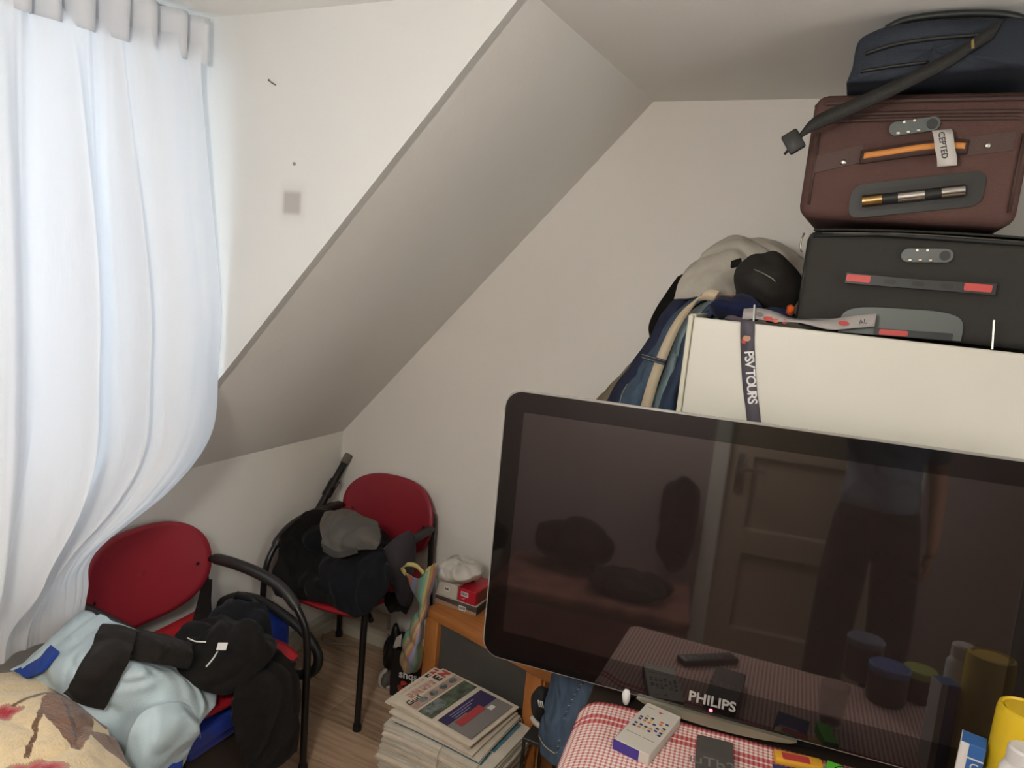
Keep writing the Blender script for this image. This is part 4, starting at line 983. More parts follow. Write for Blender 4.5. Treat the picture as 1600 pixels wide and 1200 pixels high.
ZT = .0255+NB*TB
ORD = 'first second third fourth fifth sixth seventh eighth ninth tenth eleventh twelfth thirteenth fourteenth fifteenth sixteenth seventeenth eighteenth nineteenth twentieth twenty-first twenty-second twenty-third twenty-fourth'.split()
for k, o in enumerate(reversed(NPS[:-1])): o['label'] = 'folded newspaper in the tied bundle, %s below the teal front page' % ORD[k]
last['label'] = 'newspaper with teal printed front page topping the tied bundle'; del last['group']
def print_rect(o, x0, x1, y0, y1, m, z=TB+.0012, name='printed_picture'):
    mb = MB(); n = 6
    for i in range(n+1):
        for j in range(2):
            a = i/n; xx = x0+(x1-x0)*a; yy = (y0, y1)[j]
            ar = xx/.4+.5; br = yy/.268+.5
            dz = -.013*(abs(2*ar-1)**3)*.6-.013*(max(0, 1-2*br)**3)*.7
            mb.v.append((xx, yy, z+dz))
    for i in range(n): mb.f.append((2*i, 2*i+2, 2*i+3, 2*i+1))
    return mb.build(name, m, o)
M_teal = mat('teal_print', '55808a', .8, col2='3f6a78', nscale=60); M_photo = mat('printed_photo', '5c6a52', .8, col2='3b3a38', nscale=45)
M_photo2 = mat('printed_photo_grey', '7f8480', .8, col2='4a5052', nscale=50)
print_rect(last, -.17, .165, -.118, -.055, M_teal); print_rect(last, .06, .17, -.05, .12, M_teal)
for k in range(5): print_rect(last, -.155+.062*k, -.105+.062*k, -.108, -.066, M_photo2 if k % 2 else M_photo, TB+.0020)
for k in range(3): print_rect(last, .075, .155, -.035+.05*k, .005+.05*k, M_photo if k % 2 else M_photo2, TB+.0020)
# strings round the bundle
M_string = mat('pale_string', 'b4aa97', .8)
def string_loop(u, alongx, label):
    pts = []
    R = Matrix.Rotation(BA, 3, 'Z'); c = Vector((BC[0], BC[1], 0))
    hw, hd = .211, .145
    if alongx: prof = [(-hw, u, .02), (-hw, u, .15), (-hw, u, ZT-.022), (-.17, u, ZT+.002), (-.08, u, ZT+.006), (.08, u, ZT+.006), (.17, u, ZT+.002), (hw, u, ZT-.022), (hw, u, .15), (hw, u, .02)]
    else: prof = [(u, -hd, .02), (u, -hd-.002, .15), (u, -hd, ZT-.024), (u, -.12, ZT-.004), (u, -.05, ZT+.006), (u, .05, ZT+.006), (u, .12, ZT+.006), (u, hd, ZT-.012), (u, hd, .15), (u, hd, .02)]
    pts = [R @ Vector(p)+c for p in prof]
    tag(MB().tube([tuple(q) for q in catmull([tuple(p) for p in pts], 60)], .0018, 6).build('string', M_string, smooth=True), label, 'string')
string_loop(.03, False, 'pale string tied across the long front side of the newspaper bundle')
string_loop(.165, False, 'pale string tied near the end of the newspaper bundle by the jeans')
# loose newspapers on top
lz = ZT+.0085
LA = [Z(692, 1044, .352), Z(809, 1103, .352), Z(624, 1101, .352)]
lex = (LA[1]-LA[0]).normalized(); lang = math.atan2(lex.y, lex.x); LL = (LA[1]-LA[0]).length+.005; LD = (LA[2]-LA[0]).length+.0
lcen = LA[0]+lex*LL/2+Vector((lex.y, -lex.x, 0))*LD/2
T2 = .0085
lab = ['lowest of the loose newspapers, showing a crumpled corner over the teal page', 'loose newspaper two below the page with the purple advertisement', 'loose newspaper whose red headline shows past the top one', 'top loose newspaper with red headline and purple advertisement']
for i, (dx, dy, da) in enumerate(((.020, -.014, .10), (.004, -.010, .05), (-.030, .012, .045), (0, 0, 0))):
    o = paper_mesh(LL, LD, T2, 7.7+i, .004, 0 if i == 3 else -.004).build('newspaper', (M_np, M_np3, M_np3, M_np3)[i], origin=(0, 0, 0), smooth=50)
    o.location = (lcen.x+dx, lcen.y+dy, lz+i*(T2+.0024)); o.rotation_euler = (0, 0, lang+da)
    tag(o, lab[i], 'newspaper'); bpy.context.view_layer.update()
    if i < 2: continue
    MR = mat('red_headline', 'b5483f', .8); zt = T2+.0016
    def flat(x0, x1, y0, y1, m, name='printed_picture', z=zt): return MB().box(x0, x1, y0, y1, z-.0004, z+.0003).build(name, m, o)
    hx = -LL/2
    lettering('headline', 'N', .046, frame((hx+.032, LD/2-.030, zt), (0, 1, 0), (-1, 0, 0)), MR, o, world=False, bold=.002)
    lettering('headline', 'E', .046, frame((hx+.032, LD/2-.066, zt), (0, 1, 0), (-1, 0, 0)), mat('black_ink', '2a2826', .7), o, world=False, bold=.001)
    for k in range(6): MB().prism([(-.014, -.008), (.010+.004*(k % 2), -.009), (.014, .004), (-.002, .009), (-.013, .006)], (hx+.034, LD/2-.098-.021*k, zt-.0004), (1, 0, 0), (0, 1, 0), (0, 0, 1), .0006).build('worn_headline_letter', mat('faded_red_headline', 'b0625a', .8, col2='c9b3a0', nscale=150), o)
    if i == 3:
        flat(hx+.062, hx+.098, -.115, .12, mat('pink_print', 'b59a8c', .8, col2='a08274', nscale=30))
        for k in range(4): MB().prism([(.013*math.cos(q*PI/6), .017*math.sin(q*PI/6)) for q in range(12)], (hx+.080, -.06+.05*k, zt+.0005), (1,0,0), (0,1,0), (0,0,1), .0004).build('printed_face', M_photo2, o)
        lettering('headline', 'Gurl', .034, frame((hx+.060, -.085, zt+.0010), (0, 1, 0), (-1, 0, 0)), mat('black_ink', '2a2826', .7), o, world=False)
        flat(hx+.108, hx+.165, -.118, .118, M_photo)
        flat(hx+.112, hx+.150, -.105, -.02, M_photo2, z=zt+.0006)
        flat(hx+.185, LL/2-.012, -.112, .112, mat('grey_advert', '7c7672', .8))
        flat(hx+.185, hx+.252, -.02, .112, mat('purple_advert', '33294f', .8), z=zt+.0006)
        flat(hx+.185, hx+.225, -.112, -.02, mat('purple_advert', '33294f', .8), z=zt+.0006)
        flat(hx+.232, hx+.262, -.085, .04, mat('red_advert', 'a33a3a', .8), z=zt+.0012)
        flat(hx+.262, hx+.280, .045, .070, M_white, z=zt+.0012)
        for k in range(3): flat(hx+.198+.010*k, hx+.201+.010*k, -.07, .05-.02*k, mat('ad_small_print', '8b84a0', .8), 'small_print', z=zt+.0012)

# ------------------------------------------------------------------ jeans and trainer beside the table
lj = thing('work_jeans', (1.50, -.74, .42), 'blue denim jeans with raised seam hanging below the television\'s left corner', 'trousers')
yj = -.78
patch([[Yp(880, 900, yj+.08), Yp(905, 905, yj), Yp(935, 910, yj), Yp(965, 915, yj+.06)],
       [Yp(864, 1050, yj+.08), Yp(890, 1055, yj-.01), Yp(925, 1065, yj-.01), Yp(962, 1075, yj+.06)],
       [Yp(852, 1105, yj+.07), Yp(880, 1108, yj-.02), Yp(908, 1115, yj-.02), Yp(930, 1120, yj+.05)],
       [Yp(842, 1150, yj+.06), Yp(868, 1165, yj-.03), Yp(898, 1172, yj-.03), Yp(922, 1168, yj+.04)],
       [Yp(846, 1178, yj+.05), Yp(868, 1195, yj-.03), Yp(896, 1202, yj-.03), Yp(918, 1196, yj+.04)]], 70, 44, .012, 3.9, 13, (1, .3, -.5), .002).build('trouser_leg', M_j1, lj, smooth=True, world=True, mods=[SOL(.008)])
seam = [Yp(912, 1066, yj-.016), Yp(897, 1090, yj-.020), Yp(884, 1120, yj-.028), Yp(876, 1155, yj-.035), Yp(870, 1185, yj-.036)]
strand('raised_seam', seam, .0032, M_j4, lj)
sd = catmull([tuple(p) for p in seam], 26)
for i in range(1, 25, 1):
    MB().tube([tuple(sd[i]+np.array([-.004, -.003, 0])), tuple(sd[i]+np.array([.001, -.0045, .003]))], .0011, 5).build('stitch', M_stitch if i % 2 else M_j4, lj, world=True)
hem = [Yp(842, 1150, yj+.05), Yp(850, 1164, yj), Yp(868, 1178, yj-.036), Yp(896, 1186, yj-.036), Yp(920, 1180, yj+.03)]
strand('hem_stitching', hem, .0016, M_stitch, lj)
dj = thing('dark_trousers', (1.6, -.72, .42), 'slate blue trousers hanging right behind the denim jeans by the table', 'trousers')
patch([[Yp(925, 900, yj+.16), Yp(955, 905, yj+.12), Yp(985, 915, yj+.10)], [Yp(925, 1075, yj+.14), Yp(955, 1085, yj+.08), Yp(990, 1095, yj+.10)], [Yp(905, 1130, yj+.12), Yp(930, 1130, yj+.07), Yp(960, 1140, yj+.10)], [Yp(895, 1220, yj+.10), Yp(920, 1225, yj+.06), Yp(950, 1230, yj+.08)]], 44, 24, .010, 2.2).build('trouser_leg', mat('slate_twill', '3a4654', .85, col2='32404e', nscale=20, bump=.3, bscale=300), dj, smooth=True, world=True, mods=[SOL(.008)])
sh = thing('trainer', Yp(842, 1135, -.66), 'black trainer with white sole tucked behind the denim jeans', 'shoe')
ys = -.66
lump(Yp(847, 1098, ys), (.030, .045, .055), 6.6, .003, 4, 6, (1, 0, 0)).build('upper', mat('black_suede', '171514', .8, bump=.2, bscale=200), sh, smooth=True, world=True)
strand('sole', [Yp(831, 1120, ys-.035), Yp(838, 1130, ys-.042), Yp(850, 1137, ys-.042), Yp(862, 1140, ys-.02)], .009, mat('off_white_rubber', (.70, .67, .62), .5), sh)
for k in range(3): MB().tube([Yp(841+3*k, 1094+k, ys-.047), Yp(843+3*k, 1104+k, ys-.049)], .0022, 6).build('white_stripe', M_white, sh, smooth=True, world=True)
shelf = thing('shoe_rack', (1.40, -.60, 0), 'small dark shoe rack squeezed between the bench and wardrobe', 'rack')
MB().rbox(1.325, 1.44, -.70, -.54, .345, .357, .002, 1).build('shelf', M_dkpl, shelf, world=True)
for x in (1.33, 1.435):
    for y in (-.695, -.545): MB().tube([(x, y, .0), (x, y, .345)], .006, 8).build('leg', M_blk, shelf, world=True)

# ------------------------------------------------------------------ vacuum cleaner between the chairs
vc = thing('vacuum_cleaner', (.19, -.71, 0), 'blue vacuum cleaner with black hose behind the chair below the curtain', 'vacuum cleaner')
M_vblue = mat('royal_blue_plastic', '26409a', .3, spec=.5)
MB().rbox(.05, .335, -.79, -.625, .04, .43, .06, 5).build('blue_body', M_vblue, vc, smooth=50, world=True)
MB().rbox(.04, .345, -.795, -.62, .02, .15, .025, 3).build('black_base', M_dkpl, vc, smooth=40, world=True)
MB().tube([(.10, -.71, .44), (.12, -.71, .475), (.20, -.71, .48), (.25, -.71, .445)], .012, 10).build('carry_handle', M_dkpl, vc, smooth=True, world=True)
for y in (-.782, -.615): MB().tube([(.12, y-.012, .045), (.12, y+.012, .045)], .045, 18).build('wheel', M_blk, vc, smooth=40, world=True)
hp = [Yp(a, b, -.685) for a, b in ((342, 950), (352, 938), (378, 932), (410, 940), (445, 962), (475, 988), (494, 1015), (497, 1036), (484, 1052), (455, 1055))]
hq = catmull([tuple(p) for p in hp], 110)
MB().tube([tuple(q) for q in hq], [(.0185 if i % 2 else .0165) for i in range(110)], 12).build('hose', mat('black_ribbed_hose', '1f1d1b', .5), vc, smooth=True, world=True)
tb = thing('vacuum_tube', (.09, -.17, .02), 'black vacuum tube with grey end leaning into the room corner', 'vacuum tube')
t0, t1 = Vector((.155, -.33, .025)), Yp(540, 722, -.05)
tdir = (t1-t0).normalized()
t1 = Xp(538, 724, .042); t0 = Xp(440, 900, .042)
MB().tube([t0, t1-tdir*0], .0165, 14).build('tube', M_blk, tb, smooth=40, world=True)
d_ = (t1-t0).normalized()
MB().tube([t1-d_*.002, t1+d_*.045], .0195, 16).build('grey_end', mat('grey_socket', '6b6259', .45), tb, smooth=40, world=True)
m_ = t1-d_*.14
MB().tube([m_-d_*.03, m_+d_*.05], .022, 14).build('collar', M_blk, tb, smooth=40, world=True)
sd_ = Vector((.75, -.4, .2)).normalized()
MB().tube([m_+d_*.01+sd_*.02, m_+d_*.02+sd_*.045, m_+d_*.05+sd_*.05], .007, 8).build('clip', M_blk, tb, smooth=40, world=True)
# blue crate below the red seat
cr_ = thing('storage_tray', (.36, -1.18, .302), 'shallow royal blue plastic tray under the chair below the curtain', 'tray')
dbx = thing('cardboard_box', (.36, -1.10, 0), 'dark cardboard box under the blue tray below the red seat', 'box')
MB().rbox(.18, .535, -1.275, -.935, .0, .30, .004, 1).build('carton', mat('dark_cardboard', '2b221c', .8), dbx, world=True)
M_crate = mat('blue_crate_plastic', '23388c', .45)
MB().rbox(.16, .555, -1.285, -.925, .302, .395, .02, 3).build('tray_body', M_crate, cr_, smooth=40, world=True)
MB().rbox(.15, .57, -1.295, -.915, .345, .40, .012, 2).build('tray_rim', M_crate, cr_, smooth=40, world=True)

# ------------------------------------------------------------------ television
TO = Vector((1.312, -1.003, .778)); tyaw, ttilt, troll = .110, .040, .012
tex = Vector((math.cos(tyaw), math.sin(tyaw), 0)); tn = Vector((math.sin(tyaw), -math.cos(tyaw), 0))
tez = math.cos(ttilt)*Vector((0, 0, 1))-math.sin(ttilt)*tn
tex, tez = math.cos(troll)*tex+math.sin(troll)*tez, -math.sin(troll)*tex+math.cos(troll)*tez
tey = tez.cross(tex)      # away from the viewer
TVM = Matrix((tex, tey, tez)).transposed().to_4x4(); TVM.translation = TO
tv = thing('television', TO, 'large black flat television on the table, dark glass reflecting the room', 'television'); tv.matrix_world = TVM; bpy.context.view_layer.update()
TW, TH = 1.195, .70
M_gloss = mat('black_piano_gloss', '151110', .05, spec=.5, ior=1.6)
M_screen = mat('dark_screen_glass', '241d1b', .035, spec=.6, ior=1.85)
M_rim = mat('clear_acrylic_rim', (.60, .58, .55), .15, spec=.6)
def tvp(n, m, poly, y, d, par=tv): return MB().prism(poly, (0, y, 0), (1,0,0), (0,0,1), (0,1,0), d).build(n, m, par, smooth=30)
tvp('acrylic_rim', M_rim, rrect(TW+.010, TH+.010, .047, 10, -.005, -.005), .006, .006)
tvp('bezel', M_gloss, rrect(TW, TH, .043, 10), .0, .006)
tvp('screen', M_screen, rrect(TW-.10, TH-.125, .004, 3, .05, .075), -.0006, .0006)
MB().rbox(.04, TW-.04, .0122, .075, .04, TH-.04, .02, 3).build('rear_housing', mat('black_plastic', '1a1918', .5), tv, smooth=40)
# silver curved lip under the glass
N = 24; lipw0, lipw1 = .41, .775
poly = [(lipw0+(lipw1-lipw0)*i/N, -.001) for i in range(N+1)] + [(lipw1-(lipw1-lipw0)*i/N, -.003-.021*math.sin(PI*i/N)**.6) for i in range(N+1)]
MB().prism(poly, (0, -.012, 0), (1,0,0), (0,0,1), (0,1,0), .030).build('silver_lip', mat('champagne_plastic', (.52, .50, .43), .3, .45), tv, smooth=30)
lettering('brand_lettering', 'PHILIPS', .034, frame((.583, -.0012, .034), (1,0,0), (0,0,1)), mat('silver_print', (.70, .68, .66), .3, .3), tv, world=False, bold=.0009)
ml = bpy.data.materials.new('red_standby_led'); ml.use_nodes = True; b = ml.node_tree.nodes['Principled BSDF']; b.inputs['Emission Color'].default_value = (1, .06, .08, 1); b.inputs['Emission Strength'].default_value = 3; b.inputs['Base Color'].default_value = (.5, .02, .02, 1)
MB().lathe([(.0042, 0), (.003, .0012)], n=14).build('standby_light', ml, tv, smooth=True).matrix_local = Matrix.Translation((.583, -.0004, .012)) @ Matrix.Rotation(PI/2, 4, 'X')
MB().rbox(.50, .65, .02, .06, -.020, .05, .005).build('stand_neck', mat('black_plastic', '1a1918', .5), tv, smooth=40)
inv = TVM.inverted()
MB().prism([(.26*math.cos(k*PI/20), .065*math.sin(k*PI/20)) for k in range(40)], inv @ Vector((1.90, -.862, .7525)), inv.to_3x3() @ Vector((1, .11, 0)).normalized(), inv.to_3x3() @ Vector((-.11, 1, 0)).normalized(), inv.to_3x3() @ Vector((0, 0, 1)), .012).build('stand_base', mat('black_glass_base', '0e0d0d', .5), tv)

# ------------------------------------------------------------------ table and cloth
TZ = .75
TA = .15; TOX, TOY = 1.602, -.990
tbx = thing('table', (TOX, TOY, 0), 'dark table carrying the television and the red checked cloth', 'table', TA)
M_tab = mat('dark_table_laminate', '2a211c', .45, col2='33281f', nscale=6)
MB().rbox(.004, .95, -.465, .095, TZ-.03, TZ-.004, .004).build('table_top', M_tab, tbx)
for x in (.05, .90):
    for y in (-.42, .05): MB().rbox(x-.025, x+.025, y-.025, y+.025, 0, TZ-.0305, .004, 1).build('leg', M_tab, tbx)
def cloth_gingham():
    m = bpy.data.materials.new('red_check_cotton'); m.use_nodes = True; t = NT(m); b = t.n['Principled BSDF']; b.inputs['Roughness'].default_value = .85; b.inputs['Specular IOR Level'].default_value = .15
    tc = t.node('ShaderNodeTexCoord'); sp = t.node('ShaderNodeSeparateXYZ'); t.link(tc.outputs['UV'], sp.inputs[0])
    u, v = sp.outputs[0], sp.outputs[1]      # metres
    def band(x, c0, half): return t.math('LESS_THAN', t.math('ABSOLUTE', t.math('SUBTRACT', x, c0)), half)
    def chk(x, per, duty): return t.math('LESS_THAN', t.math('FRACT', t.math('DIVIDE', x, per)), duty)
    per = .0105
    f = t.math('MULTIPLY_ADD', chk(v, per, .55), .42, t.math('MULTIPLY', chk(u, per, .42), .42))
    st = None
    for (c0, h_) in ((.006, .008), (.062, .007), (.082, .007)):
        for ax in (v,):
            s_ = band(ax, c0, h_); st = s_ if st is None else t.math('MAXIMUM', st, s_)
    wide = t.math('MULTIPLY', chk(u, per, .5), .25)
    f = t.math('MINIMUM', 1, t.math('MAXIMUM', f, t.math('MULTIPLY', st, t.math('ADD', .70, wide))))
    t.link(t.mix(f, lin('e3d6cc'), lin('b02f38')), b.inputs['Base Color'])
    nz = t.node('ShaderNodeTexNoise'); nz.inputs['Scale'].default_value = 300; t.link(tc.outputs['Object'], nz.inputs['Vector'])
    bp = t.node('ShaderNodeBump'); bp.inputs['Strength'].default_value = .3; bp.inputs['Distance'].default_value = .002; t.link(nz.outputs[0], bp.inputs['Height']); t.link(bp.outputs[0], b.inputs['Normal'])
    return m
M_ging = cloth_gingham()
# cloth top + overhang on the left and towards the room (table coordinates)
mb = MB(); uv = []; nx, ny = 66, 50; CL, CD = .948, .475
for i in range(nx+1):
    for j in range(ny+1):
        a = i/nx; b_ = j/ny
        s = -.10+a*(CL+.10); dfar = .045*max(0, 1-(s+.0)/.075)**2 if s < .075 else 0
        d = dfar+b_*(CD+.10-dfar)            # metres from the far edge
        x, y_, z = s, -d, TZ+.0015
        if s < 0: x = -.003; z = TZ-abs(s)*.98; x -= .004*(1+math.sin(d*38))*min(1, abs(s)*14)
        if d > CD: e = d-CD; z = min(z, TZ-e*.98); y_ = -CD-.004-.005*(1+math.sin(s*36))*min(1, e*14)
        if s > 0 and d <= CD:
            z += .0016+.0020*noise.noise(Vector((x*9, y_*9, 1)))+.006*math.exp(-((s-.03)/.02)**2-((d-.05)/.05)**2)
        mb.v.append((x, y_, z)); uv.append((s+.10, d-dfar))
for i in range(nx):
    for j in range(ny): k = i*(ny+1)+j; mb.f.append((k, k+ny+1, k+ny+2, k+1))
mb.uv = uv
tcl = thing('tablecloth', (TOX, TOY, 0), 'red and white checked tablecloth spread on the table before the television', 'tablecloth', TA)
mb.build('cloth', M_ging, tcl, smooth=True, mods=[SOL(.0016)])
def tagp(name, label, cat, loc, rz): return thing(name, loc, label, cat, rz)
ZC = TZ+.0050
def quad_thing(name, label, cat, A, B, D, z, h):
    """A far-left, B far-right, D near-left photo corners of a box top at height z+h"""
    a, b, d = Z(*A, z+h), Z(*B, z+h), Z(*D, z+h); ex = b-a; L = ex.length; ang = math.atan2(ex.y, ex.x); W_ = (d-a).length
    return thing(name, (a.x, a.y, z), label, cat, ang), L, W_
a = Z(977, 1098, TZ+.006)
tag(lump(a+Vector((0, 0, .016)), (.010, .008, .020), 2.4, .004, 3, 20, (1, .3, .4)).build('tissue_scrap', M_white, smooth=True), 'small twisted white tissue standing at the cloth corner below the television', 'tissue')
# white medicine carton with colour squares
md, L, W_ = quad_thing('medicine_box', 'white carton with coloured squares and purple side on the checked cloth', 'box', (1012, 1097), (1064, 1120), (985, 1164), ZC, .026)
MB().rbox(0, L, -W_, 0, 0, .026, .0012, 1).build('carton', M_cartw, md)
M_purple = mat('purple_carton', '3a2c7e', .5)
MB().box(-.0006, L*.72, -W_-.0006, -W_, .0006, .0252).box(-.0006, 0, -W_, -W_*.72, .0006, .0252).build('purple_side', M_purple, md)
sq = [mat('sq_'+c, c, .6) for c in ('2b2a5e', 'c2a03a', '31306a', 'c46a34')]
for col, pts_ in ((0, ((292, 330), (282, 362), (350, 362), (418, 365), (255, 420), (242, 455), (315, 453), (370, 487), (452, 457), (588, 460), (498, 520), (485, 552), (568, 522), (545, 585), (533, 618), (416, 552))),
                  (1, ((360, 328), (408, 393), (358, 518), (555, 552))), (3, ((337, 393), (393, 427), (300, 485), (428, 518), (528, 425), (522, 460)))):
    for (qx, qy) in pts_:
        qx -= 310; qy -= 100; dt = 405*555+225*230; uu = (555*qx+225*qy)/dt; vv = (405*qy-230*qx)/dt
        MB().box(uu*L-L*.042, uu*L+L*.042, -vv*W_-W_*.017, -vv*W_+W_*.017, .0262, .0266).build('colour_square', sq[col], md)
for x0_, x1_, yy_ in ((.10, .50, .735), (.56, .88, .735), (.14, .30, .09)):
    MB().box(L*x0_, L*x1_, -W_*yy_-.0012, -W_*yy_, .0262, .0265).build('small_print', mat('grey_ink', '6a6460', .7), md)
MB().prism([(-.006, 0), (.006, 0), (0, -.008)], (L*.5, -W_*.10, .0262), (1,0,0), (0,1,0), (0,0,1), .0003).build('red_triangle', mat('red_mark', 'a33a34', .6), md)
# charcoal box
gb, L, W_ = quad_thing('grey_box', 'charcoal grey box with faint lettering next to the white carton', 'box', (1090, 1146), (1146, 1160), (1055, 1212), ZC, .030)
MB().rbox(0, L, -W_-.03, 0, 0, .030, .002, 1).build('carton', mat('charcoal_board', '413d39', .6, col2='47433e', nscale=5), gb)
lettering('faint_lettering', 'ıuTb2', .042, frame((L*.42, -W_*.55, .0303), (1, 0, 0), (0, 1, 0)), mat('faint_grey_ink', '6c6863', .5), gb, world=False)
# yellow-red packet, blue booklet, green carton
pk, L, W_ = quad_thing('snack_packet', 'yellow packet with red panel under the television\'s bottom edge', 'packet', (1208, 1168), (1284, 1184), (1200, 1200), ZC, .018)
MB().rbox(0, L, -W_*.42, -.0, 0, .018, .006, 2).build('packet_body', mat('yellow_packet', 'd29a2c', .45), pk, smooth=40)
MB().rbox(L*.16, L*.72, -W_*.405, -W_*.12, .0178, .0188, .0004, 1).build('red_panel', mat('red_panel', 'b0383a', .5), pk)
bk2, L, W_ = quad_thing('blue_booklet', 'dark blue leaflet with white lettering lying before the yellow packet', 'leaflet', (1207, 1193), (1262, 1205), (1203, 1237), ZC, .004)
MB().rbox(0, L, -W_, -.0, 0, .004, .0008, 1).build('leaflet_paper', mat('dark_blue_print', '2a3266', .6), bk2)
MB().box(L*.35, L*.85, -.012, -.007, .0040, .0045).box(L*.15, L*.75, -.030, -.018, .0040, .0045).build('pale_print', mat('pale_print', '9fa0b5', .6), bk2)
gn, L, W_ = quad_thing('green_box', 'bright green carton lying beside the yellow packet', 'box', (1293, 1187), (1316, 1196), (1293, 1217), ZC, .026)
MB().rbox(0, L, -W_-.02, 0, 0, .026, .0015, 1).build('carton', mat('bright_green_carton', '4fae2c', .5), gn)
# blue and white carton, yellow canister, white bottle
yc_ = thing('blue_white_box', (2.365, -1.10, ZC), 'small blue and white carton standing against the yellow canister', 'box', -.15)
bt = Yp(1502, 1157, -1.02); hh = bt.z-ZC; yc_.location = (bt.x, -1.02, ZC); bpy.context.view_layer.update()
MB().rbox(0, .041, 0, .045, 0, hh, .001, 1).build('carton', mat('blue_carton', '3666a6', .5), yc_)
MB().box(-.0006, .014, -.0006, .0455, .0005, hh-.0005).build('white_side', M_white, yc_)
MB().box(.014, .0410, -.0008, .0, hh-.030, hh-.027).build('white_line', M_white, yc_)
lettering('printed_mark', 'G', .022, frame((.028, -.0010, hh-.045), (1,0,0), (0,0,1)), M_white, yc_, world=False)
ye = thing('yellow_canister', (2.445, -1.06, ZC), 'tall yellow plastic canister with rounded shoulder on the table', 'canister')
top = Yp(1572, 1096, -.985); hh = top.z-ZC; ye.location = (Yp(1547, 1150, -.985).x+.048, -.985, ZC); bpy.context.view_layer.update()
MB().lathe([(.046, 0), (.048, .01), (.048, hh-.015), (.046, hh-.005), (.041, hh-.003), (.038, hh-.010), (.012, hh-.012)], n=36).build('canister_body', mat('yellow_plastic', 'd6b422', .4), ye, smooth=40)
MB().lathe([(.036, hh-.012), (.035, hh-.006), (.02, hh-.005)], n=30).build('recessed_lid', mat('yellow_plastic2', 'cfa91e', .45), ye, smooth=40)
wbt = thing('white_bottle', (2.45, -1.22, ZC), 'white capped bottle standing before the yellow canister', 'bottle')
tp_ = Yp(1590, 1165, -1.09); hh = tp_.z-ZC; wbt.location = (tp_.x+.012, -1.09, ZC); bpy.context.view_layer.update()
MB().lathe([(.030, 0), (.032, .01), (.032, hh-.045), (.024, hh-.032), (.020, hh-.030)], n=28).build('bottle_body', M_white, wbt, smooth=40)
MB().lathe([(.026, hh-.031), (.026, hh-.004), (.022, hh)], n=28).build('cap', mat('white_cap', (.82, .80, .78), .4), wbt, smooth=40)
# jars further along the table, seen only in the glass
def jar(x, y, r_, h, lidc, label, bodym):
    j = thing('storage_jar', (x, y, ZC), label, 'jar')
    MB().lathe([(r_*.92, 0), (r_, .008), (r_, h-.03), (r_*.9, h-.016)], n=28).build('jar_body', bodym, j, smooth=40)
    MB().lathe([(r_*1.03, h-.018), (r_*1.05, h-.004), (r_*.98, h)], n=28).build('lid', mat('lid_'+lidc, lidc, .45), j, smooth=40)
M_jar = mat('dark_jar', '211c1a', .3)
jar(2.33, -1.42, .048, .12, '5a6478', 'dark jar with grey-blue lid at the table edge', M_jar)
jar(2.365, -1.30, .050, .10, '3a5a96', 'dark jar with bright blue lid on the table', M_jar)
jar(2.46, -1.36, .042, .085, '96a04a', 'low dark jar with lime green lid on the table', M_jar)
cp = thing('drinking_glass', (2.19, -1.10, ZC), 'clear drinking glass standing on the cloth', 'glass')
rmt = thing('remote_control', (1.90, -1.30, ZC), 'slim black remote control lying on the checked cloth', 'remote control', -.55)
MB().rbox(-.09, .09, -.022, .022, .0, .018, .005).build('remote_body', M_dkpl, rmt, smooth=40)
for i in range(6):
    for j in range(3): MB().rbox(-.075+.02*i, -.063+.02*i, -.015+.011*j, -.007+.011*j, .0175, .0195, .0008, 1).build('button', mat('grey_button', '6a6a6a', .5), rmt)
mgl = bpy.data.materials.new('clear_tumbler'); mgl.use_nodes = True; b = mgl.node_tree.nodes['Principled BSDF']; b.inputs['Transmission Weight'].default_value = 1; b.inputs['Roughness'].default_value = .02; b.inputs['IOR'].default_value = 1.3
MB().lathe([(.027, 0), (.034, .10), (.032, .10), (.025, .006)], n=28).build('tumbler', mgl, cp, smooth=40)

# ------------------------------------------------------------------ bed with floral fleece blanket
bd = thing('bed', (.47, -2.28, 0), 'low bed under the window covered by a floral fleece blanket', 'bed')
MB().rbox(.06, .92, -2.98, -1.50, .10, .28, .01).build('bed_frame', M_pine, bd, world=True)
for x in (.10, .88):
    for y in (-2.94, -1.54): MB().rbox(x-.03, x+.03, y-.03, y+.03, 0, .10, .004, 1).build('leg', M_pine, bd, world=True)
MB().rbox(.07, .91, -2.97, -1.51, .2805, .46, .04, 4).build('mattress', mat('mattress_ticking', (.7, .68, .63), .8), bd, smooth=40, world=True)
# blanket: colours of the printed flowers and leaves go on as a fabric print
bk_ = thing('fleece_blanket', (.47, -1.9, .465), 'beige fleece blanket printed with brown leaves and red flowers heaped on the bed', 'blanket')
mbl = bpy.data.materials.new('printed_fleece'); mbl.use_nodes = True; t = NT(mbl); b = t.n['Principled BSDF']; b.inputs['Roughness'].default_value = .95; b.inputs['Sheen Weight'].default_value = .3; b.inputs['Specular IOR Level'].default_value = .1
va = t.node('ShaderNodeVertexColor'); va.layer_name = 'print'; tc = t.node('ShaderNodeTexCoord')
nz = t.node('ShaderNodeTexNoise'); nz.inputs['Scale'].default_value = 60; nz.inputs['Detail'].default_value = 5; t.link(tc.outputs['Object'], nz.inputs['Vector'])
mr = t.node('ShaderNodeMapRange'); mr.inputs[3].default_value = .82; mr.inputs[4].default_value = 1.12; t.link(nz.outputs[0], mr.inputs[0])
mm_ = t.node('ShaderNodeMix', data_type='RGBA', blend_type='MULTIPLY'); mm_.inputs[0].default_value = 1; t.link(va.outputs[0], mm_.inputs[6]); t.link(mr.outputs[0], mm_.inputs[7]); t.link(mm_.outputs[2], b.inputs['Base Color'])
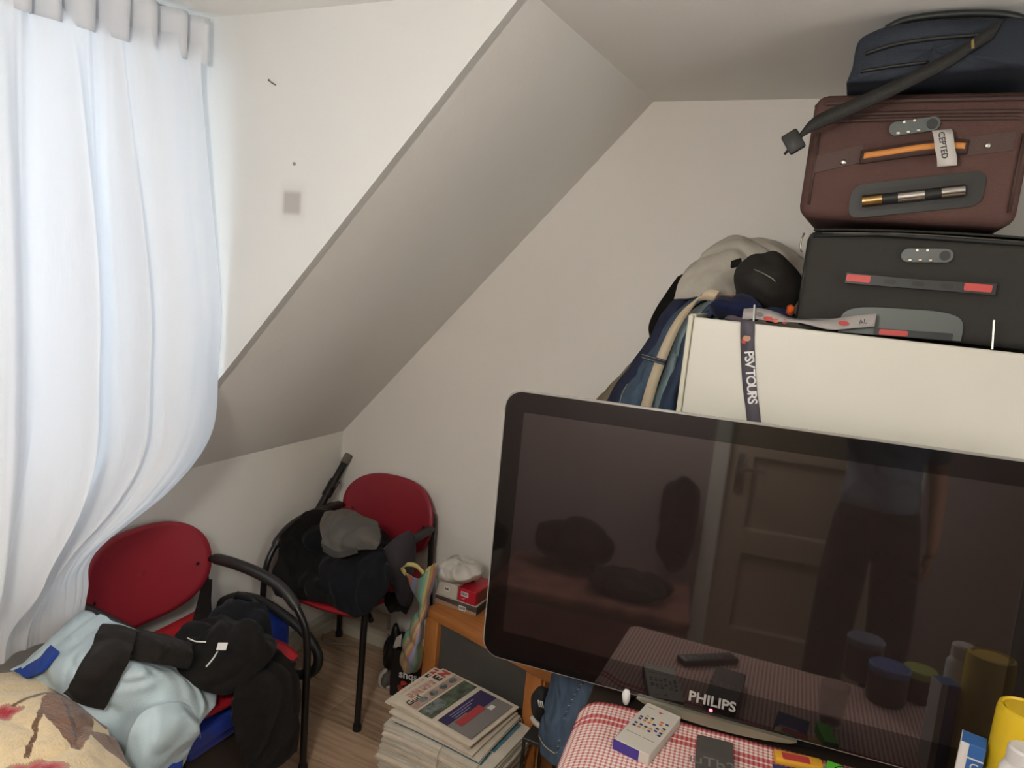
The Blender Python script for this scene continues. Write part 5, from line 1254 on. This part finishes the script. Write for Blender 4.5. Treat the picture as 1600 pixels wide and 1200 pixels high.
bp = t.node('ShaderNodeBump'); bp.inputs['Strength'].default_value = .6; bp.inputs['Distance'].default_value = .006; n2 = t.node('ShaderNodeTexNoise'); n2.inputs['Scale'].default_value = 140; n2.inputs['Detail'].default_value = 3
t.link(tc.outputs['Object'], n2.inputs['Vector']); t.link(n2.outputs[0], bp.inputs['Height']); t.link(bp.outputs[0], b.inputs['Normal'])
def PX(v):   # where a point falls in the frame, used to lay the print on the cloth
    d = Vector(v)-CAM; zz = d.dot(fw); return (800+FPX*d.dot(rt)/zz, 600-FPX*d.dot(up)/zz)
rows = []
ctl = [[(-10, 1052, .56), (60, 1058, .57), (95, 1078, .565), (130, 1100, .54)],
       [(-30, 1075, .62), (50, 1090, .64), (120, 1115, .625), (165, 1140, .56)],
       [(-60, 1130, .66), (40, 1150, .68), (125, 1165, .655), (188, 1180, .56)],
       [(-90, 1210, .68), (30, 1230, .70), (130, 1240, .66), (212, 1240, .54)],
       [(-140, 1330, .66), (0, 1345, .68), (110, 1335, .64), (190, 1310, .50)],
       [(-260, 1520, .60), (-120, 1530, .60), (-20, 1510, .58), (70, 1470, .47)]]
G = patch(P(ctl), 230, 180, .014, 5.7, 5, (1, .6, 0), .006)
base, brn, brn2, red, pink, stem = [Vector(lin(c)[:3]) for c in ('e6cda2', '93603c', '5a351f', 'ad2630', 'cf857c', '6f4a2c')]
# flowers and leaves in fabric coordinates (metres on the cloth, from its corner)
O = Z(60, 1058, .57); E1 = (Z(165, 1140, .56)-O); E1.z = 0; E1.normalize(); E2 = Vector((E1.y, -E1.x, 0))
def FC(v): d = Vector(v)-O; return d.dot(E1), d.dot(E2)
def leaf(c, tip, w_): return (Vector(c), Vector(tip), w_)
def fpt(px, py, z): return Vector(FC(Z(px, py, z)))
LV = [(fpt(92, 1086, .60), fpt(122, 1180, .66), .050), (fpt(100, 1090, .58), fpt(162, 1142, .57), .045), (fpt(160, 1150, .59), fpt(198, 1210, .55), .045), (fpt(60, 1290, .69), fpt(120, 1350, .67), .06)]
FLW = [(fpt(2, 1120, .655), .040), (fpt(55, 1212, .69), .05), (fpt(0, 1330, .66), .06)]
STM = [(fpt(85, 1085, .61), fpt(20, 1112, .65)), (fpt(75, 1095, .62), fpt(40, 1195, .68))]
cols = []
for v in G.v:
    p = Vector(FC(v)); p = p+Vector((noise.noise(Vector(v)*30), noise.noise(Vector(v)*30+Vector((5, 5, 5)))))*.004
    c = base.copy()
    for a, b_ in STM:
        d = b_-a; tt = min(max((p-a).dot(d)/d.dot(d), 0), 1)
        if (p-(a+d*tt)).length < .006: c = stem.copy()
    for a, tip, w_ in LV:
        d = tip-a; L = d.length; tt = (p-a).dot(d)/L/L
        if 0 < tt < 1:
            s_ = (p-(a+d*tt)).length; hw = w_*(math.sin(PI*tt**.75))**.8
            if s_ < hw:
                vein = abs(math.sin((tt*9+s_/hw*2.2)*PI))**8; c = brn.lerp(brn2, .35+.5*noise.noise(Vector((p.x*25, p.y*25, 1)))+.4*vein*(s_ > .003)); 
                if s_ < .0035: c = brn2.copy()
    for fc, r_ in FLW:
        q = p-fc; rr = q.length; an = math.atan2(q.y, q.x); R_ = r_*(.86+.14*math.cos(5*an))
        if rr < R_: c = red.lerp(pink, min(1, max(0, (rr/R_-.6)*2.2))); 
        if R_ <= rr < R_*1.12: c = brn2.lerp(base, .4)
    cols.append((c.x, c.y, c.z, 1))
G.col = cols
G.build('blanket_cloth', mbl, bk_, smooth=True, world=True, mods=[SOL(.012)])

tag(lump((.62, -2.62, .58), (.34, .34, .13), 4.9, .02, 4, 6, (1, .4, .1), .47).build('duvet', M_cblk, smooth=True), 'black duvet rolled up on the foot of the bed', 'duvet')
# low daybed with dark clothes by the wall behind the camera
db = thing('daybed', (1.35, -2.72, 0), 'low daybed under a dusky rose blanket by the wall behind', 'bed')
MB().rbox(.98, 1.90, -3.00, -2.48, .06, .36, .03, 3).build('base', mat('dusky_rose_throw', '7d4a44', .9, col2='6c3d39', nscale=9), db, smooth=40, world=True)
MB().rbox(.97, 1.91, -3.005, -2.47, .3605, .42, .025, 3).build('throw', mat('brown_rose_throw', '8a5a4e', .9, col2='6c3d39', nscale=9), db, smooth=40, world=True)
for i, (c, r, s, nm, lb) in enumerate((((1.30, -2.86, .56), (.20, .12, .13), 2.0, 'backpack', 'black backpack lying on the rose daybed'), ((1.60, -2.66, .47), (.22, .14, .06), 5.0, 'coat', 'black coat thrown flat on the rose daybed'))):
    tag(lump(c, r, s, .02, 4, 7, (1, .3, .2), .4215).build(nm, M_cblk, smooth=True), lb, nm)
hk_ = thing('hanging_coat', (1.80, -2.97, .47), 'black coat hanging on the wall next to the door', 'coat')
lump((1.80, -2.95, .74), (.10, .05, .26), 3.0, .02, 4, 9, (1, 0, .1)).build('coat_body', M_cblk, hk_, smooth=True, world=True)

# ------------------------------------------------------------------ the photographer, seen only in the glass
def skin_figure(name, J, E_, R_, m, parent, root, sub=1):
    me = bpy.data.meshes.new(name); o = bpy.data.objects.new(name, me); COL.objects.link(o)
    bpy.context.view_layer.update(); inv = parent.matrix_world.inverted()
    me.from_pydata([(inv @ Vector(J[k]))[:] for k in J], [(list(J).index(a), list(J).index(b)) for a, b in E_], [])
    o.parent = parent; sk = o.modifiers.new('skin', 'SKIN'); sk.use_smooth_shade = True
    for i, k in enumerate(J):
        r = R_[k]; me.skin_vertices[0].data[i].radius = (r if isinstance(r, tuple) else (r, r)); me.skin_vertices[0].data[i].use_root = (k == root)
    s = o.modifiers.new('subsurf', 'SUBSURF'); s.levels = s.render_levels = sub
    me.materials.append(m); return o
px_, py_ = 2.66, -2.74
pe = thing('person', (px_, py_, 0), 'standing person in black trousers and grey-blue T-shirt, arm raised holding phone', 'person')
M_skin = mat('skin_tone', 'a8785c', .55); M_shirt = cloth_mat('grey_blue_jersey', '66707c', '5b6570')
ph = CAM-fw*.045
hand = ph-up*.112+fw*.022
J = {'pelvis': (px_, py_, .95), 'waist': (px_, py_, 1.08), 'chest': (px_, py_, 1.30), 'upper': (px_, py_-.01, 1.45), 'neck': (px_, py_+.005, 1.54), 'chin': (px_, py_+.03, 1.60), 'head': (px_, py_+.03, 1.70), 'crown': (px_, py_+.02, 1.78),
     'hipR': (px_+.09, py_, .90), 'kneeR': (px_+.12, py_+.01, .50), 'ankleR': (px_+.13, py_-.02, .09), 'toeR': (px_+.15, py_+.14, .035),
     'hipL': (px_-.09, py_, .90), 'kneeL': (px_-.12, py_+.01, .50), 'ankleL': (px_-.13, py_-.02, .09), 'toeL': (px_-.15, py_+.14, .035),
     'shR': (px_+.17, py_, 1.44), 'elR': (px_+.23, py_-.02, 1.16), 'wrR': (px_+.22, py_+.06, .92), 'palmR': (px_+.21, py_+.08, .84),
     'shL': (px_-.17, py_, 1.44), 'elL': (px_-.40, py_+.10, 1.40), 'wrL': tuple(hand+Vector((.07, -.01, -.06))), 'palmL': tuple(hand)}
ED = [('pelvis', 'waist'), ('waist', 'chest'), ('chest', 'upper'), ('upper', 'neck'), ('neck', 'chin'), ('chin', 'head'), ('head', 'crown')] + [(a+s, b+s) for s in 'LR' for a, b in (('hip', 'knee'), ('knee', 'ankle'), ('ankle', 'toe'), ('sh', 'el'), ('el', 'wr'), ('wr', 'palm'))] + [('pelvis', 'hipL'), ('pelvis', 'hipR'), ('upper', 'shL'), ('upper', 'shR')]
RR = {'pelvis': (.15, .11), 'waist': (.14, .105), 'chest': (.155, .11), 'upper': (.12, .085), 'neck': .05, 'chin': (.055, .062), 'head': (.075, .092), 'crown': (.05, .06)}
for s in 'LR': RR.update({'hip'+s: .088, 'knee'+s: .062, 'ankle'+s: .046, 'toe'+s: (.04, .028), 'sh'+s: .06, 'el'+s: .042, 'wr'+s: .028, 'palm'+s: (.036, .018)})
skin_figure('body', J, ED, RR, M_skin, pe, 'pelvis')
# clothing follows the body
JT = {k: J[k] for k in ('pelvis', 'hipR', 'hipL')}; JT['belt'] = (px_, py_, 1.10)
for s, sx in (('R', 1), ('L', -1)): JT['knee'+s] = J['knee'+s]; JT['hem'+s] = (px_+sx*.13, py_-.015, .06)
skin_figure('trousers', JT, [('belt', 'pelvis'), ('pelvis', 'hipR'), ('pelvis', 'hipL'), ('hipR', 'kneeR'), ('hipL', 'kneeL'), ('kneeR', 'hemR'), ('kneeL', 'hemL')],
            {'belt': (.165, .125), 'pelvis': (.185, .135), 'hipR': .122, 'hipL': .122, 'kneeR': .105, 'kneeL': .105, 'hemR': .095, 'hemL': .095}, M_cblk, pe, 'pelvis')
JS = {'hem': (px_, py_, .96), 'waist': J['waist'], 'chest': J['chest'], 'upper': J['upper'], 'collar': (px_, py_+.002, 1.51), 'shR': J['shR'], 'shL': J['shL']}
JS['slR'] = tuple(Vector(J['shR']).lerp(Vector(J['elR']), .75)); JS['slL'] = tuple(Vector(J['shL']).lerp(Vector(J['elL']), .75))
skin_figure('shirt', JS, [('hem', 'waist'), ('waist', 'chest'), ('chest', 'upper'), ('upper', 'collar'), ('upper', 'shR'), ('upper', 'shL'), ('shR', 'slR'), ('shL', 'slL')],
            {'hem': (.195, .145), 'waist': (.185, .135), 'chest': (.17, .125), 'upper': (.135, .10), 'collar': .062, 'shR': .075, 'shL': .075, 'slR': .068, 'slL': .068}, M_shirt, pe, 'chest')
# face and hair
hd_ = Vector(J['head'])
M_hair = mat('dark_hair', '1d1714', .7)
lump(hd_+Vector((0, -.018, .035)), (.083, .098, .085), 1.5, .006, 4, 20, (1, 0, 0), None, 0, .05).build('hair', M_hair, pe, smooth=True, world=True)
for sx in (-1, 1):
    lump(hd_+Vector((sx*.032, .088, -.005)), (.012, .008, .008), 1, 0, 2, big=0).build('eye', mat('eye_white', (.8, .78, .75), .3), pe, smooth=True, world=True)
    lump(hd_+Vector((sx*.082, .0, -.02)), (.010, .02, .032), 2, 0, 3, big=0).build('ear', M_skin, pe, smooth=True, world=True)
lump(hd_+Vector((0, .098, -.03)), (.013, .018, .024), 3, 0, 3, big=0).build('nose', M_skin, pe, smooth=True, world=True)
lump(hd_+Vector((0, .085, -.068)), (.026, .010, .008), 4, 0, 3, big=0).build('mouth', mat('lips', '8a4f45', .5), pe, smooth=True, world=True)
# hands: five fingers each, the raised one closed on the phone
def fingers(palm, along, across, nrm, curl):
    palm, along, across, nrm = Vector(palm), Vector(along).normalized(), Vector(across).normalized(), Vector(nrm).normalized()
    for i, ln in enumerate((.072, .080, .075, .060)):
        b0 = palm+along*.035+across*(-.027+.018*i)
        p1 = b0+along*ln*.45+nrm*ln*.12*curl; p2 = p1+along*ln*.30*(1-curl*.5)+nrm*ln*.35*curl; p3 = p2+along*ln*.18*(1-curl)+nrm*ln*.28*curl
        MB().tube([tuple(q) for q in catmull([tuple(b0-along*.02), tuple(b0), tuple(p1), tuple(p2), tuple(p3)], 12)], [.0085]*8+[.008, .0075, .007, .005], 8).build('finger', M_skin, pe, smooth=True, world=True)
    t0_ = palm-across*.030-along*.005
    MB().tube([tuple(q) for q in catmull([tuple(palm), tuple(t0_), tuple(t0_-across*.022+along*.025), tuple(t0_-across*.020+along*.055+nrm*.012*curl)], 12)], [.012]*6+[.0105, .010, .0095, .009, .008, .006], 8).build('thumb', M_skin, pe, smooth=True, world=True)
fingers(ph-up*.105+fw*.0135, up, rt, -fw, .03)
fingers(J['palmR'], (-.05, .2, -1), (0, 1, .1), (-1, 0, 0), .5)
phn = thing('phone', ph, 'black smartphone held up in the photographer\'s left hand', 'phone')
phn.matrix_world = Matrix.Translation(ph) @ m3.to_4x4(); bpy.context.view_layer.update()
MB().rbox(-.038, .038, -.135, .020, -.004, .004, .003, 2).build('phone_body', M_dkpl, phn, smooth=40)
MB().rbox(-.036, .036, -.133, .018, .0042, .0048, .0002, 1).build('phone_screen', mat('phone_glass', '14161c', .05), phn)
